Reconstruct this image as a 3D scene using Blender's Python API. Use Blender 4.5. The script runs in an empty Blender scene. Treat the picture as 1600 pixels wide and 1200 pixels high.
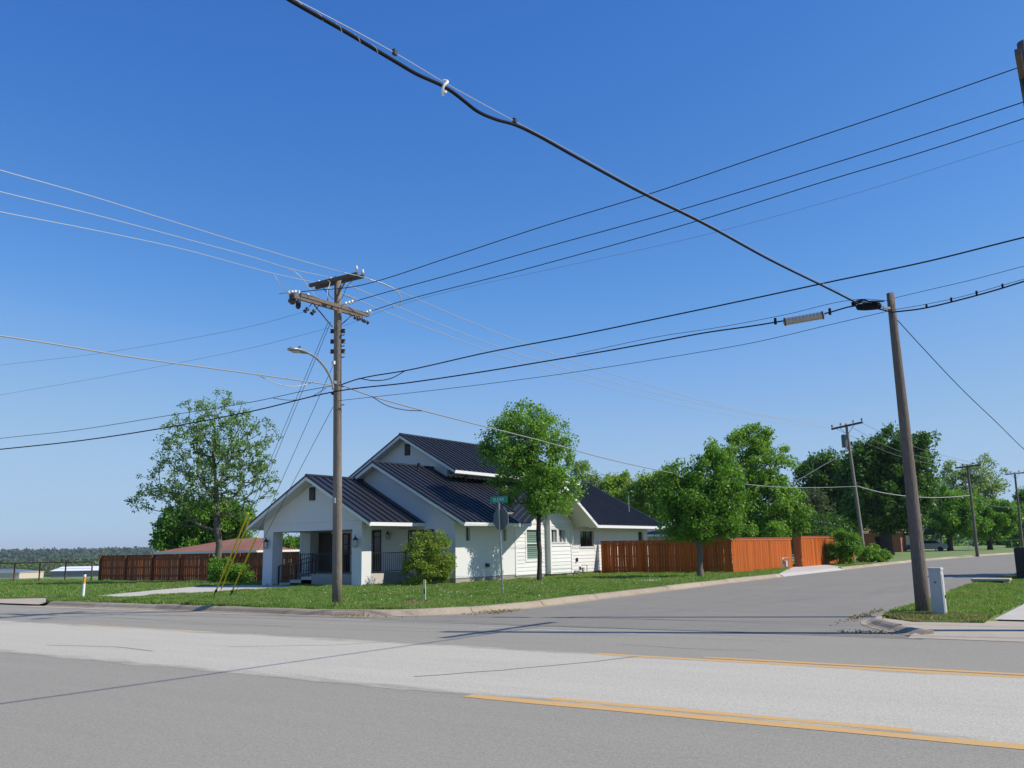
import bpy, bmesh, math, random
import numpy as np
from mathutils import Vector, Matrix
random.seed(7)
rng = np.random.default_rng(7)
sc = bpy.context.scene
COL = sc.collection

# ---------------- camera ----------------
H = 1.62; F = 1380.0
pitch = math.atan(255 / F); yaw = math.radians(33.105); roll = math.radians(1.07)
cam = bpy.data.cameras.new('camera'); cam_o = bpy.data.objects.new('camera', cam); COL.objects.link(cam_o)
cam.sensor_width = 36.0; cam.lens = 36.0 * F / 1600.0
cam.clip_start = 0.1; cam.clip_end = 12000
fwd = Vector((-math.sin(yaw) * math.cos(pitch), math.cos(yaw) * math.cos(pitch), math.sin(pitch)))
right0 = Vector((math.cos(yaw), math.sin(yaw), 0)); up0 = right0.cross(fwd)
right = right0 * math.cos(roll) - up0 * math.sin(roll)
up = up0 * math.cos(roll) + right0 * math.sin(roll)
m = Matrix((right, up, -fwd)).transposed().to_4x4(); m.translation = Vector((0, 0, H))
cam_o.matrix_world = m
sc.camera = cam_o

# ---------------- sky, sun, exposure ----------------
SUN = Vector((1.0, 0.36, 1.0)).normalized()
el = math.asin(SUN.z); az = math.atan2(SUN.x, SUN.y)      # azimuth clockwise from +Y
w = bpy.data.worlds.new('World'); sc.world = w; w.use_nodes = True
nt = w.node_tree; nt.nodes.clear()
sky = nt.nodes.new('ShaderNodeTexSky'); sky.sky_type = 'NISHITA'; sky.sun_disc = False
sky.sun_elevation = el; sky.sun_rotation = az
sky.altitude = 250; sky.air_density = 1.0; sky.dust_density = 0.1; sky.ozone_density = 6.0
bg = nt.nodes.new('ShaderNodeBackground'); bg.inputs['Strength'].default_value = 0.086
wo = nt.nodes.new('ShaderNodeOutputWorld')
# a clear spring sky: the camera's film response deepens the blue over the whole dome
pre = nt.nodes.new('ShaderNodeVectorMath'); pre.operation = 'SCALE'; pre.inputs['Scale'].default_value = 0.1
cv = nt.nodes.new('ShaderNodeRGBCurve'); post = nt.nodes.new('ShaderNodeVectorMath'); post.operation = 'SCALE'; post.inputs['Scale'].default_value = 10.0
for ch, pts in zip(cv.mapping.curves[:3], (((0, 0), (.075, .05), (.1, .08), (.135, .13), (.17, .208), (.30, .355), (.63, .46), (1, .80)),
                                           ((0, 0), (.142, .18), (.192, .25), (.257, .345), (.311, .42), (.484, .55), (.72, .62), (1, .85)),
                                           ((0, 0), (.15, .30), (.30, .57), (.393, .67), (.477, .765), (.533, .80), (.647, .80), (1, .95)))):
    ch.points[0].location = pts[0]; ch.points[1].location = pts[-1]
    for q in pts[1:-1]: ch.points.new(*q)
cv.mapping.update()
nt.links.new(sky.outputs[0], pre.inputs[0]); nt.links.new(pre.outputs[0], cv.inputs['Color']); nt.links.new(cv.outputs[0], post.inputs[0])
nt.links.new(post.outputs[0], bg.inputs[0]); nt.links.new(bg.outputs[0], wo.inputs[0])
sl = bpy.data.lights.new('sun', 'SUN'); sl.energy = 4.8; sl.angle = math.radians(0.53); sl.color = (1.0, 0.93, 0.82)
so = bpy.data.objects.new('sun', sl); COL.objects.link(so)
so.rotation_euler = SUN.to_track_quat('Z', 'Y').to_euler(); so.location = (0, 0, 50)
sc.view_settings.view_transform = 'Standard'; sc.view_settings.look = 'None'
sc.view_settings.exposure = 0.2; sc.view_settings.gamma = 1.0; sc.view_settings.use_curve_mapping = False

# ---------------- materials ----------------
def mat(name, col, rough=0.8, metal=0.0, noise=None, bump=0.0, bscale=60, spec=0.5, coords='Object', stretch=None):
    """noise: list of (scale, amount, colour) blotches of another colour"""
    M = bpy.data.materials.new(name); M.use_nodes = True
    n = M.node_tree; b = n.nodes['Principled BSDF']
    b.inputs['Roughness'].default_value = rough; b.inputs['Metallic'].default_value = metal
    b.inputs['Specular IOR Level'].default_value = spec
    tc = n.nodes.new('ShaderNodeNewGeometry')
    src = tc.outputs['Position']
    if stretch:
        mp = n.nodes.new('ShaderNodeMapping'); mp.inputs['Scale'].default_value = stretch
        n.links.new(src, mp.inputs[0]); src = mp.outputs[0]
    cur = None
    if noise:
        for i, (s, a, c2, *st_) in enumerate(noise):
            t = n.nodes.new('ShaderNodeTexNoise'); t.inputs['Scale'].default_value = s
            t.inputs['Detail'].default_value = 6; t.inputs['Roughness'].default_value = 0.65
            if st_:
                m2 = n.nodes.new('ShaderNodeMapping'); m2.inputs['Scale'].default_value = st_[0]
                n.links.new(src, m2.inputs[0]); n.links.new(m2.outputs[0], t.inputs[0])
            else: n.links.new(src, t.inputs[0])
            r = n.nodes.new('ShaderNodeMapRange'); r.inputs[1].default_value = 0.38; r.inputs[2].default_value = 0.66
            r.inputs[3].default_value = 0; r.inputs[4].default_value = a
            n.links.new(t.outputs[0], r.inputs[0])
            mx = n.nodes.new('ShaderNodeMix'); mx.data_type = 'RGBA'
            if cur is None: mx.inputs[6].default_value = (*col, 1)
            else: n.links.new(cur, mx.inputs[6])
            mx.inputs[7].default_value = (*c2, 1)
            n.links.new(r.outputs[0], mx.inputs[0]); cur = mx.outputs[2]
        n.links.new(cur, b.inputs['Base Color'])
    else: b.inputs['Base Color'].default_value = (*col, 1)
    if bump:
        t = n.nodes.new('ShaderNodeTexNoise'); t.inputs['Scale'].default_value = bscale; t.inputs['Detail'].default_value = 5
        n.links.new(src, t.inputs[0])
        bp = n.nodes.new('ShaderNodeBump'); bp.inputs['Strength'].default_value = bump; bp.inputs['Distance'].default_value = 0.02
        n.links.new(t.outputs[0], bp.inputs['Height']); n.links.new(bp.outputs[0], b.inputs['Normal'])
    return M

def vary(M, lo=0.75, hi=1.25, by='object'):
    """multiply the base colour per object / per leaf"""
    n = M.node_tree; b = n.nodes['Principled BSDF']; inp = b.inputs['Base Color']
    if by == 'object': r = n.nodes.new('ShaderNodeObjectInfo').outputs['Random']
    else: r = n.nodes.new('ShaderNodeNewGeometry').outputs['Random Per Island']
    mr = n.nodes.new('ShaderNodeMapRange'); mr.inputs[3].default_value = lo; mr.inputs[4].default_value = hi
    n.links.new(r, mr.inputs[0])
    mx = n.nodes.new('ShaderNodeVectorMath'); mx.operation = 'SCALE'
    if inp.is_linked: n.links.new(inp.links[0].from_socket, mx.inputs[0])
    else: mx.inputs[0].default_value = inp.default_value[:3]
    n.links.new(mr.outputs[0], mx.inputs['Scale']); n.links.new(mx.outputs[0], inp)
    return M

def leafmat(name, c1, c2, trans=0.35, dry=None, nscale=0.9):
    """leaf colour varies leaf by leaf and spray by spray"""
    M = bpy.data.materials.new(name); M.use_nodes = True; n = M.node_tree; n.nodes.clear()
    geo = n.nodes.new('ShaderNodeNewGeometry')
    t1 = n.nodes.new('ShaderNodeTexNoise'); t1.inputs['Scale'].default_value = nscale; t1.inputs['Detail'].default_value = 4
    n.links.new(geo.outputs['Position'], t1.inputs[0])
    r1 = n.nodes.new('ShaderNodeMapRange'); r1.inputs[1].default_value = 0.36; r1.inputs[2].default_value = 0.64
    n.links.new(t1.outputs[0], r1.inputs[0])
    av = n.nodes.new('ShaderNodeMath'); av.operation = 'MULTIPLY_ADD'; av.inputs[1].default_value = 0.5
    hf = n.nodes.new('ShaderNodeMath'); hf.operation = 'MULTIPLY'; hf.inputs[1].default_value = 0.5
    n.links.new(r1.outputs[0], hf.inputs[0]); n.links.new(geo.outputs['Random Per Island'], av.inputs[0]); n.links.new(hf.outputs[0], av.inputs[2])
    mx = n.nodes.new('ShaderNodeMix'); mx.data_type = 'RGBA'
    mx.inputs[6].default_value = (*c1, 1); mx.inputs[7].default_value = (*c2, 1)
    n.links.new(av.outputs[0], mx.inputs[0]); col = mx.outputs[2]
    if dry:
        t2 = n.nodes.new('ShaderNodeTexNoise'); t2.inputs['Scale'].default_value = 0.42; t2.inputs['Detail'].default_value = 7; t2.inputs['Roughness'].default_value = 0.7
        n.links.new(geo.outputs['Position'], t2.inputs[0])
        r2 = n.nodes.new('ShaderNodeMapRange'); r2.inputs[1].default_value = 0.46; r2.inputs[2].default_value = 0.66; r2.inputs[4].default_value = 0.6
        n.links.new(t2.outputs[0], r2.inputs[0])
        m2 = n.nodes.new('ShaderNodeMix'); m2.data_type = 'RGBA'; n.links.new(col, m2.inputs[6]); m2.inputs[7].default_value = (*dry, 1)
        n.links.new(r2.outputs[0], m2.inputs[0]); col = m2.outputs[2]
    d = n.nodes.new('ShaderNodeBsdfPrincipled'); d.inputs['Roughness'].default_value = 0.5; d.inputs['Specular IOR Level'].default_value = 0.4
    t = n.nodes.new('ShaderNodeBsdfTranslucent')
    g = n.nodes.new('ShaderNodeVectorMath'); g.operation = 'MULTIPLY'; g.inputs[1].default_value = (1.35, 1.3, 0.6)
    n.links.new(col, d.inputs['Base Color']); n.links.new(col, g.inputs[0]); n.links.new(g.outputs[0], t.inputs[0])
    ms = n.nodes.new('ShaderNodeMixShader'); ms.inputs[0].default_value = trans
    o = n.nodes.new('ShaderNodeOutputMaterial')
    n.links.new(d.outputs[0], ms.inputs[1]); n.links.new(t.outputs[0], ms.inputs[2]); n.links.new(ms.outputs[0], o.inputs[0])
    return M

def worn_edge(M_, y0, y1, c):
    """the pale surfacing is worn thin along both of its edges"""
    n = M_.node_tree; b = n.nodes['Principled BSDF']; g = n.nodes.new('ShaderNodeNewGeometry'); sp = n.nodes.new('ShaderNodeSeparateXYZ'); n.links.new(g.outputs['Position'], sp.inputs[0])
    t = n.nodes.new('ShaderNodeTexNoise'); t.inputs['Scale'].default_value = 1.6; t.inputs['Detail'].default_value = 9; t.inputs['Roughness'].default_value = 0.75
    mp = n.nodes.new('ShaderNodeMapping'); mp.inputs['Scale'].default_value = (0.45, 1.6, 1); n.links.new(g.outputs['Position'], mp.inputs[0]); n.links.new(mp.outputs[0], t.inputs[0])
    def mth(op, a, b_):
        q = n.nodes.new('ShaderNodeMath'); q.operation = op
        for i, v in enumerate((a, b_)):
            if isinstance(v, (int, float)): q.inputs[i].default_value = v
            else: n.links.new(v, q.inputs[i])
        return q.outputs[0]
    d = mth('MINIMUM', mth('SUBTRACT', sp.outputs[1], y0), mth('SUBTRACT', y1, sp.outputs[1]))
    f = mth('ADD', mth('MULTIPLY', d, 1.5), mth('MULTIPLY', t.outputs[0], 2.6))
    r = n.nodes.new('ShaderNodeMapRange'); r.inputs[1].default_value = 1.15; r.inputs[2].default_value = 1.75; r.inputs[3].default_value = 0.9; r.inputs[4].default_value = 0.0; n.links.new(f, r.inputs[0])
    mx = n.nodes.new('ShaderNodeMix'); mx.data_type = 'RGBA'; n.links.new(b.inputs['Base Color'].links[0].from_socket, mx.inputs[6]); mx.inputs[7].default_value = (*c, 1); n.links.new(r.outputs[0], mx.inputs[0]); n.links.new(mx.outputs[2], b.inputs['Base Color'])

M = {}
M['asphalt'] = mat('asphalt_grey', (0.262, 0.246, 0.205), 0.9, noise=[(0.35, 0.5, (0.22, 0.207, 0.173)), (1.3, 0.75, (0.195, 0.183, 0.153), (0.10, 1.5, 1)), (0.9, 0.6, (0.30, 0.282, 0.236), (0.25, .6, 1)), (5, 0.45, (0.21, 0.197, 0.165), (0.35, 1.3, 1)), (11, 0.55, (0.325, 0.305, 0.255)), (26, 0.75, (0.175, 0.165, 0.138)), (48, 0.7, (0.36, 0.338, 0.283))], bump=0.2, bscale=40, spec=0.25)
M['pale'] = mat('asphalt_pale', (0.435, 0.410, 0.343), 0.9, noise=[(0.45, 0.5, (0.37, 0.349, 0.292)), (1.1, 0.85, (0.30, 0.283, 0.237), (0.08, 1.9, 1)), (0.8, 0.5, (0.48, 0.452, 0.378), (0.3, .7, 1)), (6, 0.5, (0.31, 0.292, 0.245), (0.12, 1.5, 1)), (12, 0.5, (0.52, 0.49, 0.41)), (26, 0.8, (0.27, 0.255, 0.213)), (48, 0.7, (0.60, 0.565, 0.473))], bump=0.22, bscale=40, spec=0.25)
worn_edge(M['pale'], 8.36, 12.47, (0.245, 0.230, 0.192))
M['sidestreet'] = mat('asphalt_side_street', (0.222, 0.207, 0.178), 0.92, noise=[(0.25, 0.6, (0.17, 0.159, 0.137)), (1.0, 0.6, (0.165, 0.155, 0.133), (1.4, 0.13, 1)), (1.6, 0.35, (0.27, 0.25, 0.212)), (24, 0.5, (0.155, 0.146, 0.126)), (60, 0.5, (0.29, 0.27, 0.228))], bump=0.18, bscale=45, spec=0.3)
M['tar'] = mat('tar_seal', (0.17, 0.162, 0.14), 0.85, noise=[(2.5, 0.9, (0.26, 0.247, 0.21)), (12, 0.7, (0.24, 0.228, 0.19))])
M['yellow'] = mat('yellow_paint', (0.70, 0.34, 0.035), 0.85, noise=[(1.2, 0.4, (0.58, 0.34, 0.09)), (5, 0.6, (0.52, 0.33, 0.13), (0.5, 2.5, 1)), (16, 0.8, (0.44, 0.32, 0.17)), (40, 0.5, (0.40, 0.31, 0.19))])
M['faded'] = mat('faded_yellow_paint', (0.52, 0.36, 0.14), 0.85, noise=[(4, 0.8, (0.42, 0.38, 0.30)), (60, 0.5, (0.40, 0.37, 0.3))])
M['white_line'] = mat('white_paint_line', (0.46, 0.455, 0.44), 0.85, noise=[(6, 0.8, (0.27, 0.265, 0.26))])
M['concrete'] = mat('concrete', (0.42, 0.36, 0.28), 0.9, noise=[(0.8, 0.5, (0.34, 0.28, 0.20)), (5, 0.4, (0.48, 0.43, 0.36)), (50, 0.4, (0.27, 0.22, 0.16))], bump=0.3, bscale=80)
M['concrete_grey'] = mat('concrete_light', (0.50, 0.47, 0.42), 0.9, noise=[(1.2, 0.5, (0.42, 0.39, 0.34)), (30, 0.4, (0.36, 0.33, 0.29))], bump=0.3, bscale=80)
M['curb'] = vary(mat('curb_concrete', (0.36, 0.295, 0.215), 0.92, noise=[(1.5, 0.7, (0.25, 0.19, 0.125)), (9, 0.5, (0.44, 0.39, 0.32)), (60, 0.5, (0.2, 0.155, 0.105))], bump=0.5, bscale=60), 0.85, 1.15)
M['lawn'] = mat('lawn_soil', (0.14, 0.22, 0.055), 0.95, noise=[(0.42, 0.6, (0.21, 0.24, 0.095)), (2.5, 0.5, (0.10, 0.18, 0.036)), (9, 0.4, (0.21, 0.22, 0.10)), (60, 0.35, (0.08, 0.135, 0.03))], bump=0.8, bscale=30)
M['field'] = mat('field_ground', (0.14, 0.22, 0.06), 0.95, noise=[(0.02, 0.6, (0.10, 0.165, 0.045)), (0.15, 0.5, (0.18, 0.22, 0.08))])
M['hill'] = mat('hill_woods', (0.05, 0.085, 0.035), 0.95, noise=[(0.006, 0.6, (0.05, 0.085, 0.03)), (0.03, 0.6, (0.022, 0.045, 0.017))])
M['dirt'] = mat('bare_dirt', (0.20, 0.125, 0.07), 0.95, noise=[(6, 0.7, (0.10, 0.07, 0.035)), (30, 0.5, (0.28, 0.2, 0.12))], bump=0.6)
M['grassblade'] = leafmat('grass_blades', (0.095, 0.195, 0.030), (0.24, 0.37, 0.085), 0.42, dry=(0.27, 0.285, 0.11), nscale=3.0)
M['drygrass'] = leafmat('dry_grass', (0.20, 0.16, 0.07), (0.30, 0.24, 0.12), 0.2)
M['pole'] = mat('weathered_pole_wood', (0.20, 0.170, 0.142), 0.9, noise=[(14, 0.8, (0.11, 0.09, 0.072)), (60, 0.8, (0.29, 0.255, 0.22)), (3, 0.5, (0.15, 0.11, 0.085))], bump=1.0, bscale=50, stretch=(1, 1, 0.07))
M['pole_dark'] = mat('creosote_pole_wood', (0.12, 0.098, 0.082), 0.9, noise=[(12, 0.8, (0.07, 0.055, 0.045)), (60, 0.8, (0.21, 0.18, 0.15)), (2, 0.5, (0.10, 0.07, 0.055))], bump=1.0, bscale=50, stretch=(1, 1, 0.10))
M['pole_grey'] = mat('far_pole_wood', (0.24, 0.21, 0.18), 0.9, noise=[(3, 0.6, (0.15, 0.125, 0.10))])
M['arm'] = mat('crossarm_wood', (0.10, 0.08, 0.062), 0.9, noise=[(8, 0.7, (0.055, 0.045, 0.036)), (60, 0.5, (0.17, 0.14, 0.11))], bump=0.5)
M['arm2'] = mat('sunlit_crossarm_wood', (0.155, 0.12, 0.095), 0.9, noise=[(8, 0.7, (0.08, 0.062, 0.05)), (60, 0.5, (0.22, 0.18, 0.145))], bump=0.5)  # lighter copy of the crossarm wood: sunlight put into its colour
M['black'] = mat('black_cable', (0.010, 0.011, 0.014), 0.75, spec=0.12)
M['wire'] = mat('aluminium_wire', (0.42, 0.42, 0.40), 0.5, metal=0.3)
M['cable_grey'] = mat('weathered_grey_cable', (0.26, 0.27, 0.26), 0.5)
M['wire_dark'] = mat('dull_copper_wire', (0.028, 0.031, 0.040), 0.8, spec=0.1)
M['wire_thin'] = mat('far_grey_wire', (0.16, 0.18, 0.20), 0.6)
M['steel'] = mat('galvanised_steel', (0.36, 0.37, 0.37), 0.45, metal=0.6, noise=[(20, 0.4, (0.26, 0.265, 0.27))])
M['alu'] = mat('bright_aluminium', (0.45, 0.43, 0.38), 0.35, metal=0.7, noise=[(9, 0.5, (0.30, 0.27, 0.22))])
M['iron'] = mat('black_iron', (0.015, 0.016, 0.02), 0.5)
M['porcelain'] = mat('white_porcelain', (0.62, 0.62, 0.60), 0.25)
M['brown_porcelain'] = mat('brown_porcelain', (0.05, 0.025, 0.018), 0.3)
M['guard'] = mat('yellow_guy_guard', (0.86, 0.60, 0.015), 0.45, noise=[(9, 0.3, (0.7, 0.45, 0.02))])
M['white'] = mat('white_wall_paint', (0.63, 0.635, 0.63), 0.8, noise=[(0.7, 0.4, (0.57, 0.575, 0.57)), (3, 0.2, (0.60, 0.59, 0.57), (1, 1, .2))], bump=0.12, bscale=40)
M['siding'] = vary(mat('white_siding', (0.65, 0.655, 0.645), 0.65, noise=[(2, 0.35, (0.59, 0.595, 0.585))]), 0.95, 1.04)
M['trim'] = mat('white_trim', (0.68, 0.68, 0.67), 0.55)
M['soffit'] = mat('soffit_white', (0.52, 0.53, 0.525), 0.75)
M['roof'] = vary(mat('black_metal_roof', (0.022, 0.025, 0.035), 0.40, metal=0.1, noise=[(0.9, 0.4, (0.031, 0.033, 0.042)), (14, 0.2, (0.016, 0.018, 0.026))], spec=0.5), 0.85, 1.15)
M['foundation'] = mat('foundation_concrete', (0.36, 0.34, 0.31), 0.9, noise=[(1.2, 0.6, (0.27, 0.245, 0.21)), (25, 0.4, (0.2, 0.18, 0.15))], bump=0.3)
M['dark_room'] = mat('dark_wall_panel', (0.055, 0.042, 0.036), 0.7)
M['glass'] = mat('dark_window_glass', (0.012, 0.015, 0.016), 0.06)
M['blind'] = mat('green_blind', (0.23, 0.33, 0.29), 0.55)
M['blind_white'] = mat('white_blind', (0.5, 0.52, 0.52), 0.55)
M['frost'] = mat('lantern_glass', (0.42, 0.44, 0.42), 0.2)
M['picket'] = vary(mat('red_stained_cedar', (0.37, 0.080, 0.008), 0.7, noise=[(2.2, 0.6, (0.27, 0.055, 0.009)), (25, 0.6, (0.50, 0.15, 0.04))], bump=0.3, stretch=(6, 6, 0.5), spec=0.15), 0.72, 1.28)
M['picket_dark'] = vary(mat('brown_stained_cedar', (0.31, 0.088, 0.026), 0.75, noise=[(2.2, 0.6, (0.20, 0.054, 0.017)), (25, 0.5, (0.38, 0.12, 0.042))], bump=0.3, stretch=(6, 6, 0.5)), 0.7, 1.25)
M['rail_dark'] = mat('brown_stained_rail', (0.25, 0.07, 0.022), 0.75)
M['rail_red'] = mat('red_stained_rail', (0.36, 0.09, 0.024), 0.65)
M['bark'] = mat('grey_bark', (0.13, 0.105, 0.085), 0.95, noise=[(9, 0.7, (0.065, 0.05, 0.04)), (35, 0.5, (0.21, 0.18, 0.15))], bump=1.0, bscale=25, stretch=(1, 1, 0.3))
M['bark_dark'] = mat('dark_bark', (0.055, 0.045, 0.037), 0.95, noise=[(9, 0.7, (0.03, 0.025, 0.02))], bump=1.0, bscale=25)
M['red_roof'] = mat('red_shingle_roof', (0.24, 0.095, 0.062), 0.9, noise=[(2, 0.5, (0.17, 0.065, 0.045)), (0.3, 0.3, (0.32, 0.19, 0.14))])
M['grey_roof'] = mat('grey_shingle_roof', (0.125, 0.12, 0.115), 0.95, spec=0.05, noise=[(3, 0.5, (0.09, 0.09, 0.095))])
M['brick'] = vary(mat('red_brick', (0.36, 0.13, 0.07), 0.9), 0.75, 1.2)
M['beige'] = mat('beige_metal_wall', (0.55, 0.47, 0.37), 0.7)
M['grey_wall'] = mat('grey_metal_wall', (0.22, 0.21, 0.21), 0.7)
M['white_roof'] = mat('white_metal_roof', (0.78, 0.79, 0.80), 0.5)
M['blue_roof'] = mat('slate_blue_roof', (0.14, 0.16, 0.20), 0.6)
M['rust'] = mat('rusty_pipe', (0.13, 0.055, 0.035), 0.9, noise=[(5, 0.6, (0.07, 0.035, 0.028))])
M['sign_back'] = mat('dull_sign_back', (0.115, 0.125, 0.13), 0.5, metal=0.3, noise=[(5, 0.4, (0.09, 0.1, 0.105))])
M['sign_green'] = mat('sign_green', (0.015, 0.26, 0.16), 0.45)
M['sign_red'] = mat('sign_red', (0.5, 0.02, 0.02), 0.45)
M['cabinet'] = mat('pale_cabinet', (0.43, 0.45, 0.44), 0.6, noise=[(4, 0.4, (0.36, 0.37, 0.35))])
M['orange'] = mat('orange_band', (0.75, 0.30, 0.03), 0.5)
M['marker_white'] = mat('marker_white', (0.78, 0.79, 0.82), 0.5)
M['stake'] = mat('pale_yellow_stake', (0.74, 0.72, 0.42), 0.6)
M['hedge_dark'] = mat('dark_container_metal', (0.022, 0.018, 0.015), 0.7, noise=[(3, 0.5, (0.035, 0.026, 0.02))])
M['car_white'] = mat('car_paint_white', (0.5, 0.52, 0.53), 0.3)
M['car_silver'] = mat('car_paint_silver', (0.3, 0.32, 0.34), 0.3, metal=0.4)
M['tyre'] = mat('tyre_rubber', (0.02, 0.02, 0.02), 0.8)
M['paper'] = mat('white_paper', (0.75, 0.75, 0.72), 0.7)
M['leaf_oak'] = leafmat('leaves_spring_green', (0.086, 0.196, 0.021), (0.251, 0.464, 0.069), 0.42)
M['leaf_sparse'] = leafmat('leaves_fresh_sparse', (0.09, 0.19, 0.04), (0.224, 0.370, 0.101), 0.42)
M['leaf_dark'] = leafmat('leaves_dark_green', (0.028, 0.085, 0.012), (0.101, 0.224, 0.031), 0.35)
M['leaf_mid'] = leafmat('leaves_mid_green', (0.057, 0.161, 0.014), (0.188, 0.389, 0.044), 0.4)
M['leaf_yellow'] = leafmat('leaves_yellow_green', (0.13, 0.25, 0.03), (0.314, 0.470, 0.078), 0.45)
M['leaf_shrub'] = leafmat('leaves_shrub', (0.11, 0.19, 0.022), (0.29, 0.4, 0.06), 0.4)
M['leaf_deep'] = leafmat('leaves_deep_green', (0.046, 0.138, 0.014), (0.179, 0.370, 0.039), 0.4)
M['leaf_grey'] = leafmat('leaves_greygreen', (0.07, 0.1, 0.045), (0.13, 0.17, 0.08), 0.35)
M['leaf_pale'] = leafmat('leaves_pale_far', (0.14, 0.24, 0.07), (0.25, 0.37, 0.12), 0.45)

# ---------------- builders ----------------
WL = {}                                     # world location of each object
def tag(o, label=None, cat=None, group=None, kind=None):
    if label: o['label'] = label
    if cat: o['category'] = cat
    if group: o['group'] = group
    if kind: o['kind'] = kind
    return o
def thing(name, loc, label, cat, group=None):
    o = bpy.data.objects.new(name, None); COL.objects.link(o); o.location = loc; o.empty_display_size = 0.3
    WL[o] = Vector(loc); return tag(o, label, cat, group)
def place(name, mesh, parent, loc=(0, 0, 0), rot=None):
    """link a mesh object whose own origin stands at world point loc"""
    o = bpy.data.objects.new(name, mesh); COL.objects.link(o)
    if parent is not None: o.parent = parent; o.location = Vector(loc) - WL[parent]
    else: o.location = loc
    if rot is not None: o.rotation_euler = rot
    WL[o] = Vector(loc); return o

class MB:
    def __init__(s): s.v = []; s.f = []
    def quad(s, *p):
        i = len(s.v); s.v += [tuple(q) for q in p]; s.f.append(tuple(range(i, i + len(p)))); return s
    def box(s, a, b):
        (x0, y0, z0), (x1, y1, z1) = a, b
        i = len(s.v)
        s.v += [(x0, y0, z0), (x1, y0, z0), (x1, y1, z0), (x0, y1, z0), (x0, y0, z1), (x1, y0, z1), (x1, y1, z1), (x0, y1, z1)]
        s.f += [tuple(i + k for k in q) for q in ((0, 3, 2, 1), (4, 5, 6, 7), (0, 1, 5, 4), (1, 2, 6, 5), (2, 3, 7, 6), (3, 0, 4, 7))]
        return s
    def hexa(s, p):                         # 8 points, bottom ring then top ring
        i = len(s.v); s.v += [tuple(q) for q in p]
        s.f += [tuple(i + k for k in q) for q in ((0, 3, 2, 1), (4, 5, 6, 7), (0, 1, 5, 4), (1, 2, 6, 5), (2, 3, 7, 6), (3, 0, 4, 7))]
        return s
    def prism(s, poly, d):                  # planar polygon extruded by vector d
        i = len(s.v); n = len(poly); d = Vector(d)
        s.v += [tuple(q) for q in poly] + [tuple(Vector(q) + d) for q in poly]
        s.f.append(tuple(range(i + n - 1, i - 1, -1))); s.f.append(tuple(range(i + n, i + 2 * n)))
        for k in range(n): s.f.append((i + k, i + (k + 1) % n, i + n + (k + 1) % n, i + n + k))
        return s
    def bar(s, a, b, w, h, upv=(0, 0, 1)):
        a = Vector(a); b = Vector(b); d = (b - a).normalized(); u = Vector(upv)
        if abs(d.dot(u)) > 0.95: u = Vector((0, 1, 0))
        sd = d.cross(u).normalized() * w / 2; u2 = sd.cross(d).normalized() * h / 2
        return s.hexa([a - sd - u2, b - sd - u2, b + sd - u2, a + sd - u2, a - sd + u2, b - sd + u2, b + sd + u2, a + sd + u2])
    def tube(s, pts, rad, n=6, caps=True):
        pts = [Vector(p) for p in pts]
        if not hasattr(rad, '__len__'): rad = [rad] * len(pts)
        i0 = len(s.v); prev = None
        for k, p in enumerate(pts):
            d = (pts[min(k + 1, len(pts) - 1)] - pts[max(k - 1, 0)]).normalized()
            ref = prev if prev is not None else (Vector((0, 0, 1)) if abs(d.z) < 0.9 else Vector((1, 0, 0)))
            a = (ref - d * ref.dot(d)).normalized(); prev = a; b = d.cross(a)
            for j in range(n):
                t = 2 * math.pi * j / n
                s.v.append(tuple(p + (a * math.cos(t) + b * math.sin(t)) * rad[k]))
        for k in range(len(pts) - 1):
            for j in range(n):
                q = i0 + k * n
                s.f.append((q + j, q + (j + 1) % n, q + n + (j + 1) % n, q + n + j))
        if caps:
            s.f.append(tuple(range(i0 + n - 1, i0 - 1, -1)))
            q = i0 + (len(pts) - 1) * n; s.f.append(tuple(range(q, q + n)))
        return s
    def lathe(s, c, prof, n=12, axis=(0, 0, 1)):   # prof [(r, h)]
        ax = Vector(axis).normalized(); c = Vector(c)
        return s.tube2([(c + ax * h) for r, h in prof], [r for r, h in prof], ax, n)
    def tube2(s, pts, rad, ax, n):
        a = (Vector((1, 0, 0)) if abs(ax.x) < 0.9 else Vector((0, 1, 0))); a = (a - ax * a.dot(ax)).normalized(); b = ax.cross(a)
        i0 = len(s.v)
        for p, r in zip(pts, rad):
            for j in range(n):
                t = 2 * math.pi * j / n; s.v.append(tuple(p + (a * math.cos(t) + b * math.sin(t)) * r))
        for k in range(len(pts) - 1):
            for j in range(n):
                q = i0 + k * n; s.f.append((q + j, q + (j + 1) % n, q + n + (j + 1) % n, q + n + j))
        s.f.append(tuple(range(i0 + n - 1, i0 - 1, -1))); q = i0 + (len(pts) - 1) * n; s.f.append(tuple(range(q, q + n)))
        return s
    def mesh(s, name, mt, off=(0, 0, 0), smooth=False):
        me = bpy.data.meshes.new(name); off = Vector(off)
        me.from_pydata([tuple(Vector(v) - off) for v in s.v], [], s.f); me.update()
        if mt: me.materials.append(mt)
        if smooth: me.shade_smooth()
        return me
    def build(s, name, mt, parent=None, smooth=False, kind=None, label=None, cat=None, group=None, bevel=0):
        """verts are in world space; the object sits at its parent's place (or at the middle of its own foot)"""
        if parent is not None: base = WL[parent]
        else:
            xs = [v[0] for v in s.v]; ys = [v[1] for v in s.v]; zs = [v[2] for v in s.v]
            base = Vector(((min(xs) + max(xs)) / 2, (min(ys) + max(ys)) / 2, min(zs)))
        me = s.mesh(name, mt, base, smooth)
        o = bpy.data.objects.new(name, me); COL.objects.link(o)
        if parent is not None: o.parent = parent
        else: o.location = base
        WL[o] = Vector(base)
        if bevel:
            md = o.modifiers.new('bevel', 'BEVEL'); md.width = bevel; md.segments = 2; md.limit_method = 'ANGLE'
        return tag(o, label, cat, group, kind)

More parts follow.
